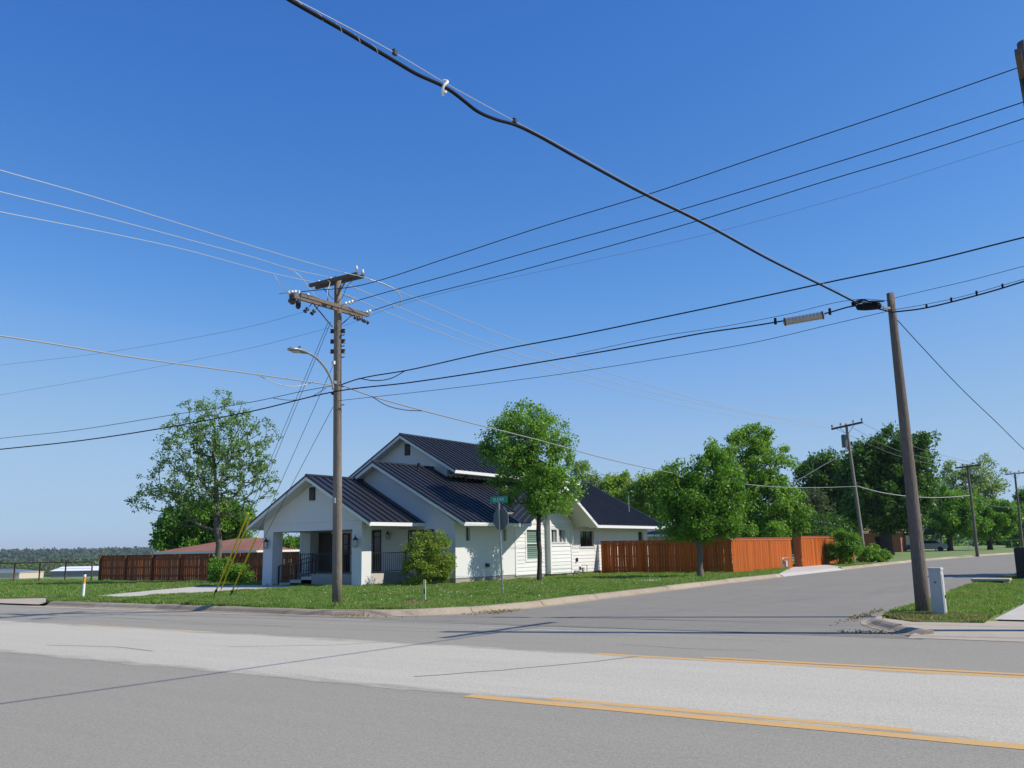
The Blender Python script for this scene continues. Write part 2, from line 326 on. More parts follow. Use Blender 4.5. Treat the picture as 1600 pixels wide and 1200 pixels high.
def smooth_pts(P, per=6):
    P = [Vector(p) for p in P]; out = []
    Q = [P[0] * 2 - P[1]] + P + [P[-1] * 2 - P[-2]]
    for i in range(1, len(Q) - 2):
        a, b, c, d = Q[i - 1:i + 3]
        # centripetal-like guard: chord-scaled tangents
        L = (c - b).length
        m1 = ((b - a) / max((b - a).length, 1e-6) + (c - b) / L).normalized() * L
        m2 = ((c - b) / L + (d - c) / max((d - c).length, 1e-6)).normalized() * L
        for k in range(per):
            t = k / per; t2 = t * t; t3 = t2 * t
            out.append(b * (2 * t3 - 3 * t2 + 1) + m1 * (t3 - 2 * t2 + t) + c * (-2 * t3 + 3 * t2) + m2 * (t3 - t2))
    out.append(P[-1]); return out

def np_mesh(name, V, Fc, mt, nper):
    me = bpy.data.meshes.new(name)
    me.vertices.add(len(V)); me.vertices.foreach_set('co', np.asarray(V, np.float32).ravel())
    nf = len(Fc); me.loops.add(nf * nper); me.polygons.add(nf)
    me.loops.foreach_set('vertex_index', np.asarray(Fc, np.int32).ravel())
    me.polygons.foreach_set('loop_start', np.arange(0, nf * nper, nper, dtype=np.int32))
    me.polygons.foreach_set('loop_total', np.full(nf, nper, np.int32))
    me.update(calc_edges=True); me.materials.append(mt); return me

def sheet(name, poly, z, mt, kind='structure', **k):
    o = MB().quad(*[(x, y, z) for x, y in poly]).build(name, mt, kind=kind, **k)
    return o
def ribbon(path, wid, z):                    # flat strip along a path
    b = MB(); P = [Vector((p[0], p[1], 0)) for p in path]; L = []
    for i, p in enumerate(P):
        d = (P[min(i + 1, len(P) - 1)] - P[max(i - 1, 0)]).normalized(); n = Vector((-d.y, d.x, 0)) * wid / 2
        L.append((p + n, p - n))
    for (a, c), (d, e) in zip(L, L[1:]): b.quad((a.x, a.y, z), (c.x, c.y, z), (e.x, e.y, z), (d.x, d.y, z))
    return b

# ---------------- ground, roads ----------------
def sstep(t): t = max(0, min(1, t)); return t * t * (3 - 2 * t)
def ground_z(x, y):
    z = -0.06
    d = min(y - 30.5, -40 - x)
    r = math.hypot(x, y)
    if d > 0: z -= 4.3 * sstep(d / 45) + 0.018 * max(0, min(r, 900) - 260)
    if x < 0:                                    # wooded ridge to the north-west
        k = sstep((r - 1300) / 1500) * sstep((-x - 0.9 * y + 500) / 900 + 0.2)
        if d > 0: z += k * 26
    return z
NA, NR = 160, 70
b = MB(); rad = [0] + [3 * (4200 / 3) ** (i / (NR - 1)) for i in range(NR)]
V = [(0, 0, -0.06)]
for i in range(1, NR + 1):
    for j in range(NA):
        t = 2 * math.pi * j / NA; x = rad[i] * math.cos(t); y = rad[i] * math.sin(t)
        V.append((x, y, ground_z(x, y)))
Fc = [(0, 1 + j, 1 + (j + 1) % NA) for j in range(NA)]
for i in range(NR - 1):
    for j in range(NA):
        q = 1 + i * NA; Fc.append((q + j, q + NA + j, q + NA + (j + 1) % NA, q + (j + 1) % NA))
b.v = V; b.f = Fc; b.build('ground', M['field'], kind='structure', smooth=True)

sheet('main_road', [(-260, -14), (120, -14), (120, 16.55), (-260, 16.55)], 0.0, M['asphalt'])
def ragged(x0, x1, y, amp):
    out = []; x = x0
    while x < x1:
        j = amp * (0.6 * math.sin(x * 1.3 + y) + 0.5 * math.sin(x * 3.7) + random.uniform(-1, 1) * .9)
        out.append((x, y + j)); x += random.uniform(.12, .4) if -30 < x < 15 else 4
    out.append((x1, y)); return out
near_e = ragged(-260, 120, 8.36, .035); far_e = ragged(-260, 120, 12.47, .03)
pb0 = MB()
xs_ = sorted({p[0] for p in near_e} | {p[0] for p in far_e})
fi = lambda E_, x: float(np.interp(x, [p[0] for p in E_], [p[1] for p in E_]))
for x0, x1 in zip(xs_, xs_[1:]): pb0.quad((x0, fi(near_e, x0), .002), (x1, fi(near_e, x1), .002), (x1, fi(far_e, x1), .002), (x0, fi(far_e, x0), .002))
pb0.build('road_centre_lane', M['pale'], kind='structure')
SL = [(-16.2, 16.4), (-14.6, 17.1), (-13.5, 18.4), (-13.05, 20.2), (-12.98, 24), (-12.95, 33), (-12.75, 44), (-12.3, 54), (-12.05, 64), (-11.4, 76), (-8.4, 100), (-3.5, 122), (8, 150), (60, 200)]
SR = [(-2.85, 16.5), (-3.35, 17.6), (-4.0, 18.9), (-4.2, 20.5), (-4.2, 25), (-4.2, 31), (-4.05, 37), (-3.7, 44), (-3.1, 54), (-2.5, 64), (-1.4, 76), (3.0, 100), (9, 118), (20, 140), (75, 185)]
sheet('side_street', [(-16.0, 16.3)] + SL + SR[::-1] + [(-2.6, 16.3)], 0.004, M['sidestreet'])
sheet('gutter', [(-29.8, 16.45), (-16.6, 16.43), (-16.2, 16.28), (-17.0, 16.16), (-22, 16.12), (-29.8, 16.02)], 0.006, M['concrete'])

# painted lines: seen from the kerb, along the main road
def stripe(name, x0, x1, y, wd, mt, label, grp=None, z=0.0036):
    n = max(2, int((x1 - x0) / 0.5)); b = MB(); ph = random.random() * 9
    for i in range(n):
        a = x0 + (x1 - x0) * i / n; c = x0 + (x1 - x0) * (i + 1) / n
        wa = wd / 2 * (1 + 0.10 * math.sin(a * 3 + ph)); wc = wd / 2 * (1 + 0.10 * math.sin(c * 3 + ph))
        b.quad((a, y - wa, z), (c, y - wc, z), (c, y + wc, z), (a, y + wa, z))
    return b.build(name, mt, kind='structure', label=label)
stripe('yellow_line', -6.6, 110, 12.36, 0.17, M['yellow'], 'far yellow edge line of the pale centre lane')
stripe('yellow_line', -5.0, 110, 12.62, 0.15, M['yellow'], 'outer far yellow line')
stripe('yellow_line', -20.5, -15.6, 12.42, 0.12, M['faded'], 'faded yellow line at the left')
stripe('yellow_line', -6.1, 110, 8.33, 0.19, M['yellow'], 'near yellow line of the pale centre lane')
stripe('yellow_line', -5.2, -1.55, 8.59, 0.15, M['yellow'], 'short inner yellow line')
stripe('white_line', -11.0, -7.4, 15.4, 0.10, M['white_line'], 'worn white line by the intersection')
def crack(pts, wd, mt, z=0.0062, name='tar_seam'):
    P = [Vector((x, y, 0)) for x, y in pts]; Q = []
    for a, c in zip(P, P[1:]):
        n = max(2, int((c - a).length / 0.35))
        for k in range(n): Q.append(a.lerp(c, k / n) + Vector((random.uniform(-.03, .03), random.uniform(-.03, .03), 0)))
    Q.append(P[-1]); ribbon(Q, wd, z).build(name, mt, kind='structure')
crack([(-14.5, 16.02), (-9, 16.15), (-4.2, 16.5), (2, 16.6)], 0.05, M['tar'])
crack([(-7.6, 9.2), (-6.9, 10.2), (-6.2, 11.5), (-5.9, 12.3)], 0.03, M['tar'])
crack([(-10.4, 18.2), (-7.8, 18.5), (-5.2, 18.9), (-4.4, 19.3)], 0.05, M['tar'])
crack([(-8.8, 24.0), (-8.3, 27), (-8.5, 31), (-8.1, 36), (-8.3, 44), (-7.7, 55)], 0.03, M['tar'])
crack([(-22, 14.2), (-18, 13.9), (-15, 14.05)], 0.022, M['tar'])
crack([(-6.9, 13.7), (-5.5, 13.55), (-4.6, 13.75)], 0.018, M['tar'])
crack([(-16.4, 9.4), (-14.9, 9.75), (-13.6, 9.6)], 0.025, M['tar'])
crack([(-13.0, 10.6), (-11.4, 11.6), (-10.8, 12.4)], 0.022, M['tar'])
crack([(-12.6, 21.2), (-9.9, 21.6), (-7.2, 21.2), (-5.0, 21.9)], 0.025, M['tar'])
crack([(-12.8, 30.0), (-10.0, 30.6), (-6.5, 30.2), (-4.4, 30.9)], 0.03, M['tar'])

# lawns (10 cm up) with rough edges
def rough(poly, amp=0.05, step=0.6, far=60):
    out = []
    for i in range(len(poly)):
        a = Vector(poly[i]).to_2d() if len(poly[i]) > 2 else Vector(poly[i]); c = Vector(poly[(i + 1) % len(poly)])
        L = (c - a).length; n = max(1, int(L / step)) if (a.length < far or c.length < far) and L < 60 else 1
        for k in range(n):
            p = a.lerp(c, k / n)
            if k: p = p + Vector((random.uniform(-amp, amp), random.uniform(-amp, amp)))
            out.append((p.x, p.y))
    return out
def offset_path(path, d):
    P = [Vector(p) for p in path]; out = []
    for i, p in enumerate(P):
        t = (P[min(i + 1, len(P) - 1)] - P[max(i - 1, 0)]).normalized(); out.append((p.x - t.y * d, p.y + t.x * d))
    return out
CURB_L = [(-29.3, 16.55), (-24, 16.52), (-20, 16.5)] + SL
lawn_edge = offset_path(CURB_L[:-1], 0.33)
LZ = 0.115
def solid(name, poly, z, mt, **k):           # sheet with a skirt so that it has thickness
    b = MB(); b.quad(*[(x, y, z) for x, y in poly]); n = len(poly)
    for i in range(n):
        (x0, y0), (x1, y1) = poly[i], poly[(i + 1) % n]; b.quad((x0, y0, z), (x0, y0, -0.05), (x1, y1, -0.05), (x1, y1, z))
    return b.build(name, mt, kind='structure', **k)
lawnL = rough([(-30.6, 17.3)] + lawn_edge + [(40, 215), (-42, 215), (-42, 31.2), (-31.8, 31.2), (-31.5, 19.2)], 0.05)
solid('corner_lawn', lawnL, LZ, M['lawn'])
solid('left_lawn', rough([(-140, 17.3), (-36.2, 17.4), (-33.4, 19.25), (-31.5, 19.2), (-31.8, 31.2), (-49, 31.2), (-140, 34)], 0.06), LZ - 0.004, M['lawn'])
sheet('driveway_apron', [(-36.0, 16.5), (-29.6, 16.5), (-30.6, 17.4), (-31.5, 19.35), (-33.5, 19.35), (-36.2, 17.6)], 0.05, M['concrete'])
sheet('front_walk', [(-31.4, 19.6), (-29.7, 19.4), (-28.8, 23.0), (-28.6, 27.9), (-33.6, 28.2), (-34.6, 26.4), (-33.4, 23.6)], LZ + 0.012, M['concrete_grey'])
right_lawn = rough([(-3.2, 18.95), (-3.85, 19.7), (-4.0, 21), (-4.0, 25), (-4.0, 31), (-3.85, 37), (-3.5, 41), (-3.3, 48), (-2.8, 54), (-2.0, 64), (-1.0, 76), (6, 100), (50, 160), (90, 160), (90, 20), (4.0, 20), (4.0, 34), (-1.55, 34), (-1.72, 25), (-2.0, 20.1), (-2.0, 19.1)], 0.05)
solid('right_lawn', right_lawn, 0.075, M['lawn'])
sheet('driveway_slab', [(-1.9, 19.72), (5, 19.72), (5, 34), (-1.6, 34), (-1.66, 25)], 0.088, M['concrete_grey'])
MB().quad((-2.9, 16.45, .006), (60, 16.45, .006), (60, 17.2, .055), (-2.85, 17.2, .055)).quad((-2.85, 17.2, .055), (60, 17.2, .055), (60, 19.66, .062), (-1.95, 19.66, .062), (-3.1, 19.1, .062), (-3.82, 19.9, .062), (-3.9, 19.3, .062), (-3.72, 18.6, .06), (-3.25, 17.75, .058)).build('driveway_entrance', M['concrete'], kind='structure')
MB().quad((-13.15, 43.4, .135), (-12.74, 42.8, .012), (-12.34, 53.1, .012), (-12.70, 54.0, .135)).quad((-15.7, 54.8, .135), (-13.15, 43.4, .135), (-12.70, 54.0, .135), (-15.4, 61.0, .135)).build('driveway_by_fence', M['concrete_grey'], kind='structure')
sheet('dirt_patch', rough([(-23.2, 40.6), (-22.2, 41.4), (-21.9, 43.2), (-23.2, 44.2)], 0.12, 0.3), LZ + 0.008, M['dirt'])

# kerb built of separate cast sections
def curb_run(name, path, seclen, w0=0.34, h=0.15, label=None, flip=1, skip=()):
    root = bpy.data.objects.new(name, None); COL.objects.link(root); root.location = (path[0][0], path[0][1], 0); WL[root] = Vector((path[0][0], path[0][1], 0))
    tag(root, label=label, kind='structure')
    P = smooth_pts([(x, y, 0) for x, y in path], 8); D = [0]
    for a, c in zip(P, P[1:]): D.append(D[-1] + (c - a).length)
    def at(s):
        for i in range(len(D) - 1):
            if D[i + 1] >= s: return P[i].lerp(P[i + 1], (s - D[i]) / max(D[i + 1] - D[i], 1e-6))
        return P[-1]
    s = 0; k = 0
    while s < D[-1] - 0.5:
        e = min(s + seclen * random.uniform(0.85, 1.1), D[-1]); b = MB(); rings = []
        dz = random.uniform(-0.012, 0.012); n = max(2, int((e - s) / 0.7))
        for j in range(n + 1):
            t = s + 0.012 + (e - s - 0.024) * j / n; p = at(t); q = at(min(t + 0.2, D[-1])); 
            if (q - p).length < 1e-5: q = p + (p - at(t - 0.2))
            d = (q - p).normalized(); nr = Vector((-d.y, d.x, 0)) * flip
            hh = h + dz + random.uniform(-0.006, 0.006)
            prof = [(-0.10, -0.05), (-0.10, 0.012), (0.0, 0.016), (0.06, 0.035), (0.13, hh * 0.75), (0.19, hh), (w0, hh + 0.004), (w0, -0.05)]
            rings.append([p + nr * a + Vector((0, 0, z)) for a, z in prof])
        i0 = 0; m_ = len(rings[0])
        for r in rings: b.v += [tuple(v) for v in r]
        for j in range(len(rings) - 1):
            for i in range(m_): b.f.append((j * m_ + i, j * m_ + (i + 1) % m_, (j + 1) * m_ + (i + 1) % m_, (j + 1) * m_ + i))
        b.f.append(tuple(range(m_))); b.f.append(tuple(range(len(b.v) - 1, len(b.v) - m_ - 1, -1)))
        b.build('curb_section', M['curb'], root)
        s = e; k += 1
    return root
curb_run('curb', [p for p in CURB_L if p[1] < 40] + [(-12.78, 42.8)], 3.0)
curb_run('curb', [(-12.38, 53.2), (-12.3, 55)] + [p for p in CURB_L[:-1] if p[1] > 60], 2.6)
curb_run('curb', [(-140, 16.6), (-60, 16.6), (-36.3, 16.6)], 4.0)
curb_run('curb', [(-2.75, 16.75), (-3.1, 17.1), (-3.5, 17.7), (-4.05, 18.8), (-4.25, 20.2)], 1.2, w0=0.28, h=0.10, flip=-1)

WP = {
 'messenger': [(-4.88,4.26,5.93),(-4.86,4.38,5.93),(-4.76,5.49,5.97),(-4.7,6.14,5.96),(-4.6,7.2,5.98),(-4.49,8.31,6.01),(-4.36,9.73,6.03),(-4.21,11.3,6.1),(-3.98,13.75,6.18),(-3.57,18.07,6.38)],
 'bundle': [(-4.88,4.25,5.91),(-4.86,4.39,5.9),(-4.81,4.92,5.9),(-4.77,5.36,5.89),(-4.76,5.51,5.89),(-4.73,5.75,5.88),(-4.7,6.09,5.91),(-4.69,6.25,5.91),(-4.67,6.41,5.88),(-4.65,6.6,5.85),(-4.63,6.89,5.88),(-4.6,7.2,5.94),(-4.57,7.48,5.96),(-4.49,8.31,5.97),(-4.36,9.72,6.0),(-4.19,11.49,6.08),(-3.98,13.75,6.13),(-3.69,16.75,6.26),(-3.55,18.25,6.32)],
 'black_low': [(-29.58,13.29,4.77),(-27.64,13.85,4.83),(-24.65,14.69,4.94),(-21.86,15.48,5.15),(-19.05,16.28,5.46),(-16.67,16.96,5.82),(-14.63,17.54,5.9),(-12.58,18.12,6.04),(-10.96,18.58,6.18),(-9.7,18.93,6.29),(-8.34,19.32,6.43),(-7.32,19.61,6.54),(-6.18,19.93,6.61),(-5.6,20.1,6.66),(-4.67,20.36,6.75),(-4.0,20.55,6.86),(-3.31,20.75,6.64)],
 'strand_low': [(-10.32,18.76,6.29),(-8.34,19.32,6.55),(-7.02,19.69,6.64),(-5.55,20.11,6.8),(-3.99,20.55,7.01),(-3.33,20.74,6.9)],
 'black_right': [(-3.31,20.75,6.64),(-2.72,20.78,6.63),(-1.95,20.82,6.71),(-1.21,20.85,6.82),(-0.73,20.87,6.91),(0.42,20.93,7.09)],
 'strand_right': [(-3.31,20.75,6.69),(-2.72,20.78,6.71),(-1.95,20.82,6.77),(-1.21,20.85,6.88),(-0.72,20.87,6.96),(0.43,20.93,7.13)],
 'thin_left': [(-33.18,15.29,5.57),(-31.08,15.54,5.6),(-27.23,15.99,5.6),(-23.26,16.45,5.73),(-19.74,16.86,5.86),(-17.91,17.07,6.0),(-17.08,17.17,6.04)],
 'up_right': [(-16.82,17.2,6.03),(-16.18,17.26,6.14),(-14.54,17.43,6.21),(-12.26,17.67,6.4),(-9.85,17.92,6.53),(-7.5,18.16,6.69),(-5.65,18.35,6.82),(-4.07,18.51,6.94),(-2.24,18.7,7.07),(-0.57,18.87,7.26),(0.27,18.96,7.34)],
 'thin_mid': [(-16.81,17.2,5.61),(-13.75,18.04,5.71),(-11.08,18.77,5.84),(-9.82,19.12,5.93),(-7.99,19.62,6.08),(-6.26,20.09,6.25),(-4.6,20.55,6.52),(-3.42,20.87,6.71)],
 'thin_top': [(-3.34,20.9,6.99),(-2.58,20.95,7.07),(-1.68,21.01,7.16),(-0.7,21.07,7.29),(0.46,21.14,7.41)],
 'bright_cable': [(-16.8,17.18,6.06),(-16.77,18.29,5.91),(-16.71,20.04,5.77),(-16.61,23.15,5.59),(-16.48,27.33,5.37),(-16.35,31.54,5.09),(-16.18,36.76,4.88),(-15.97,43.38,4.76),(-15.73,51.01,4.81),(-15.5,58.32,5.05),(-15.09,71.46,5.72)],
 'bright_far': [(-15.04,71.23,5.7),(-14.01,75.08,5.32),(-12.24,81.71,5.13),(-10.91,86.68,5.25),(-9.59,91.61,5.54)],
 'left_cable': [(-17.02,7.66,5.71),(-17.0,8.34,5.74),(-16.98,9.57,5.77),(-16.94,10.97,5.78),(-16.9,12.9,5.85),(-16.85,14.77,5.92),(-16.8,16.89,5.99)],
 'pwa': [(-16.19,7.12,8.62),(-16.18,7.67,8.63),(-16.15,9.27,8.7),(-16.13,11.15,8.74),(-16.09,13.58,8.79),(-16.06,14.99,8.83),(-16.04,16.4,8.89)],
 'pwb': [(-17.42,7.7,8.68),(-17.41,8.29,8.72),(-17.39,10.3,8.86),(-17.37,12.73,8.98),(-17.35,14.65,9.06),(-17.34,15.73,9.07),(-17.32,17.21,9.19)],
 'pwc': [(-17.88,7.94,8.44),(-17.87,8.55,8.49),(-17.85,10.59,8.7),(-17.83,12.72,8.88),(-17.8,15.71,8.99),(-17.79,17.15,9.11)],
 'fda': [(-16.05,16.46,8.9),(-16.02,17.55,8.96),(-15.96,19.42,8.83),(-15.9,21.53,8.68),(-15.76,26.29,8.46),(-15.53,33.73,8.36),(-15.2,44.75,8.49),(-14.87,55.69,9.12),(-14.41,70.72,10.58)],
 'fdb': [(-17.32,17.21,9.19),(-17.28,18.38,9.11),(-17.21,20.02,8.94),(-17.12,22.48,8.75),(-16.99,26.09,8.57),(-16.72,33.12,8.49),(-16.34,43.2,8.69),(-15.75,58.97,9.43),(-15.33,70.31,10.42)],
 'fdc': [(-17.79,17.15,9.11),(-17.75,18.78,8.99),(-17.72,20.0,8.87),(-17.65,22.47,8.72),(-17.54,26.93,8.5),(-17.36,33.75,8.44),(-17.11,43.35,8.62),(-16.8,55.43,9.19),(-16.41,70.6,10.3)],
 'ra': [(-17.04,15.86,8.39),(-16.34,15.95,8.34),(-15.63,16.04,8.28),(-14.9,16.13,8.28),(-12.51,16.43,8.58),(-9.96,16.76,8.93),(-7.43,17.08,9.21),(-4.87,17.41,9.59),(-2.4,17.72,9.94),(-0.22,18.0,10.29)],
 'rb': [(-15.99,16.92,8.2),(-15.07,17.0,8.28),(-13.09,17.19,8.44),(-10.38,17.45,8.69),(-7.02,17.76,8.96),(-4.41,18.01,9.24),(-2.29,18.21,9.49),(-0.27,18.4,9.76),(0.36,18.46,9.85)],
 'rc': [(-16.62,18.3,8.34),(-15.78,18.35,8.44),(-12.03,18.56,8.66),(-9.3,18.71,8.85),(-6.86,18.84,9.05),(-3.99,19.0,9.36),(-2.07,19.1,9.54),(-0.32,19.2,9.77),(0.34,19.24,9.86)],
 'rd': [(-16.91,17.38,7.73),(-15.22,17.7,8.11),(-13.69,17.98,8.3),(-10.18,18.64,8.56),(-7.03,19.24,8.81),(-3.52,19.9,9.28),(-0.39,20.48,9.83),(0.31,20.61,9.92)],
 'la': [(-33.91,15.4,8.28),(-31.32,15.44,8.17),(-25.7,15.54,7.83),(-21.1,15.62,7.68),(-18.45,15.67,7.66),(-16.43,15.7,7.75)],
 'lb': [(-37.01,16.91,7.67),(-34.19,16.95,7.64),(-28.08,17.04,7.56),(-23.06,17.11,7.54),(-20.17,17.15,7.57),(-17.22,17.19,7.7)],
 'g1': [(-17.55,17.47,7.98),(-25.72,20.4,0.14)],
 'g2': [(-17.4,17.42,7.95),(-25.55,20.45,0.27)],
 'g3': [(-17.22,17.37,6.68),(-25.13,20.6,0.14)],
 'g4': [(-17.22,17.38,5.5),(-25.04,20.67,0.22)],
 'rpdrop': [(-3.31,20.94,6.56),(-3.05,22.62,6.15),(-2.62,25.42,5.51),(-2.09,28.84,4.85),(-1.67,31.53,4.31),(-0.89,36.57,3.58)],
 'tdrop': [(-15.43,70.82,8.35),(-17.0,69.93,7.46),(-18.58,69.04,6.47),(-20.93,67.73,5.26)],
 'ta': [(-16.43,70.7,10.31),(-13.69,80.35,8.7),(-10.55,91.43,8.06)],
 'tb': [(-15.4,70.65,10.46),(-13.29,78.23,8.94),(-9.54,91.75,8.38)],
 'tc': [(-14.47,70.97,10.61),(-12.33,78.55,9.31),(-8.6,91.82,8.32)],
 'pa': [(-10.52,91.19,8.05),(-9.76,106.15,8.13),(-8.75,126.03,9.34)],
 'pb': [(-8.6,91.85,8.32),(-8.08,104.18,8.25),(-7.15,126.25,9.49)],
 'pc': [(-9.58,91.48,5.54),(-8.98,103.84,4.93),(-7.91,125.83,5.35)],
}
# crowns: (sideways, height, half width, half height) of each leafy mass in metres, beside the trunk foot
CROWN = {
 'sparse': ((-38.1, 30.4), [(-0.63,8.24,2.11,1.7),(1.27,7.01,1.77,1.98),(-1.59,7.07,1.88,1.53),(-3.2,5.58,1.43,1.3),(-3.65,4.59,1.09,0.95),(2.0,5.49,1.36,1.23),(-1.5,5.05,1.88,1.43),(-0.03,6.03,2.05,2.05),(0.55,4.02,1.36,1.02),(-2.12,4.07,1.53,1.02),(-0.16,9.08,1.53,0.95),(-4.28,4.11,0.61,0.55),(2.99,6.04,0.61,0.55)]),
 'front': ((-21.2, 34.5), [(-0.38,7.13,1.55,0.98),(-1.13,6.4,1.43,1.25),(0.36,7.03,1.13,0.84),(-1.44,5.67,1.19,1.04),(0.17,5.49,1.64,1.25),(1.21,6.06,0.72,0.54),(-0.15,4.18,1.55,1.13),(0.56,3.45,1.19,0.84),(1.45,4.15,0.78,0.6),(-2.31,6.42,0.42,0.75),(1.92,5.02,0.48,0.42),(-1.89,4.8,0.75,0.42)]),
 'street': ((-15.5, 39.3), [(-1.06,4.12,0.79,1.16),(-0.12,3.37,1.52,1.37),(0.7,4.68,1.16,1.16),(-0.9,2.64,1.04,0.85),(1.22,3.34,0.98,1.37),(0.42,2.33,1.22,0.55),(1.81,4.22,0.67,0.91),(-1.13,5.02,0.49,0.55),(1.06,5.58,0.55,0.46)]),
 'behind': ((-21, 62), [(1.18,8.78,1.31,1.31),(-0.3,7.43,2.1,1.96),(2.2,6.92,1.78,2.1),(1.35,4.66,2.57,2.24),(2.93,4.4,1.31,2.1),(-0.93,4.7,2.1,2.1),(0.3,2.65,2.8,0.84),(-2.11,7.92,0.84,0.93),(0.77,9.63,0.75,0.56),(0.97,2.5,2.8,0.56),(3.54,3.49,1.12,1.31),(2.86,5.31,1.21,1.5),(-1.89,3.81,1.4,1.4)]),
 'oakL': ((-26.8, 104), [(2.18,8.89,3.6,2.85),(-0.17,7.11,1.95,3.0),(3.36,5.59,3.37,3.0),(1.11,4.91,2.62,1.65),(-0.33,9.67,1.2,1.35)]),
 'oakR': ((-18.9, 100.5), [(1.98,11.32,2.79,2.23),(3.55,9.92,2.09,3.13),(-0.2,9.99,3.13,2.65),(1.52,6.56,3.83,3.13),(-1.88,6.62,3.13,2.93),(3.48,5.84,1.81,2.65),(4.79,11.96,0.98,1.53),(0.55,3.55,3.48,1.25),(-2.35,9.01,1.74,2.09)]),
 'low1': ((-16.4, 128), [(1.03,5.89,3.42,2.4),(-1.38,6.77,2.23,2.23),(1.64,3.82,3.6,1.54),(-0.41,4.11,3.42,1.54)]),
 'low2': ((-12.5, 135), [(0.36,4.67,3.53,2.3),(2.98,5.05,1.94,2.12),(0.54,2.55,3.36,1.24),(-1.74,5.13,2.21,2.21)]),
 'airy': ((-20, 190), [(-1.52,12.71,3.76,4.01),(2.29,13.86,3.51,3.51),(4.46,11.38,2.76,3.76),(-0.02,9.64,5.01,2.76),(6.29,14.4,1.5,2.51),(-4.03,12.15,2.01,2.01)]),
 'edge': ((-10.5, 160), [(0.13,4.1,1.85,3.09),(2.23,6.54,2.06,3.09),(-0.87,1.66,1.85,1.44)]),
 'mesq': ((-23.4, 84), [(1.26,4.93,1.59,1.35),(0.96,3.46,2.57,1.59),(0.37,4.94,1.59,1.23),(2.58,2.84,1.35,0.86),(-0.68,2.9,1.35,0.86)]),
 'paleA': ((-47.5, 100), [(-2.42,8.39,2.1,1.78),(-0.09,7.56,2.59,2.26),(-3.68,6.45,1.46,1.78),(1.44,6.36,1.94,2.26),(-1.19,9.55,0.97,0.97)]),
 'paleB': ((-43.7, 100), [(-1.56,8.57,1.59,1.43),(0.4,8.92,1.74,1.27),(-0.51,6.24,2.06,2.06)]),
 'wispy': ((-52, 96), [(-0.8,10.76,1.44,1.28),(0.71,9.16,1.28,1.44),(-1.27,8.42,1.6,1.28)]),
 'evergreen': ((-62, 48), [(-2.62,3.7,1.64,1.53),(-1.06,4.46,1.91,1.64),(1.08,4.16,2.18,1.75),(3.21,3.86,1.2,1.31),(-3.62,2.68,0.87,0.87),(-0.04,5.5,0.98,0.55),(2.11,4.93,1.53,0.98),(-1.49,2.27,2.46,0.76),(2.74,2.4,1.64,0.76)]),
 'front_bush': ((-23.75, 29.75), [(0.06,1.34,1.06,1.01),(-0.13,0.76,1.01,0.73),(0.54,0.88,0.67,0.67),(-0.67,1.35,0.5,0.5),(0.14,1.95,0.73,0.5)]),
 'left_bush': ((-36.9, 29.6), [(0.21,0.69,0.79,0.6),(1.02,0.52,0.66,0.46),(-0.12,0.95,0.46,0.4)]),
 'right_shrub': ((-14.4, 60.5), [(0.4,1.23,1.04,1.04),(-0.07,0.62,0.69,0.6),(0.85,1.63,0.6,0.6)]),
 'right_shrub2': ((-14.0, 67), [(0.55,0.66,1.03,0.61),(-0.09,0.58,0.66,0.47),(1.35,0.47,0.38,0.38)]),
 'porch_bush': ((-50, 46), [(0.57,2.05,1.26,0.78)]),
}

# ---------------- the white corner house ----------------
house = thing('house', (-28, 36, 0.1), 'white corner house with dark standing seam metal roofs and a gabled front porch', 'house')
XW, YF, YB = -23.5, 31.3, 51.1
FZ = 0.34                                    # bottom of the painted wall
SLP = 0.55
RX, RZ = -27.87, 5.62                        # main ridge
def wall_cells(u0, u1, v0, v1, holes):
    us = sorted({u0, u1, *[h[0] for h in holes], *[h[1] for h in holes]}); vs = sorted({v0, v1, *[h[2] for h in holes], *[h[3] for h in holes]})
    out = []
    for a, c in zip(us, us[1:]):
        run = None
        for d, e in zip(vs, vs[1:]):
            hole = any(h[0] <= (a + c) / 2 <= h[1] and h[2] <= (d + e) / 2 <= h[3] for h in holes)
            if hole: run = None
            elif run: run[3] = e
            else: run = [a, c, d, e]; out.append(run)
    return out
def wallX(name, x, y0, y1, z0, z1, holes, th=0.16, mt='white', parent=house):   # outer face at x, facing +X
    b = MB()
    for a, c, d, e in wall_cells(y0, y1, z0, z1, holes): b.box((x - th, a, d), (x, c, e))
    return b.build(name, M[mt], parent)
def wallY(name, y, x0, x1, z0, z1, holes, th=0.16, mt='white', parent=house):   # outer face at y, facing -Y
    b = MB()
    for a, c, d, e in wall_cells(x0, x1, z0, z1, holes): b.box((a, y, d), (c, y + th, e))
    return b.build(name, M[mt], parent)

slits = [(32.05, 32.35, 1.94, 2.53), (35.02, 35.26, 1.92, 2.48)]
gw = (37.06, 38.40, 1.03, 2.45)
dw = (42.43, 44.02, 1.59, 2.41)
bd = (49.73, 50.43, 0.4, 2.4)
wallX('wall', XW, YF, 36.06, FZ, 2.75, slits)
wallX('wall', XW, 36.06, YB, 0.26, 2.75, [gw, dw, bd], th=0.15)
wallY('wall', YF, -33.1, -23.66, FZ, 2.75, [(-30.9, -29.75, 0.62, 2.40), (-28.34, -27.83, 0.62, 2.50), (-26.1, -24.72, 1.6, 2.45)])
b = MB().prism([(-33.1, YF, 2.75), (-23.5, YF, 2.75), (RX, YF, RZ - 0.14)], (0, 0.16, 0)); b.build('wall', M['white'], house)
wallY('wall', YB - 0.16, -33.1, -23.66, 0.3, 2.75, []); MB().prism([(-33.1, YB - 0.16, 2.75), (-23.5, YB - 0.16, 2.75), (RX, YB - 0.16, RZ - 0.14)], (0, 0.16, 0)).build('wall', M['white'], house)
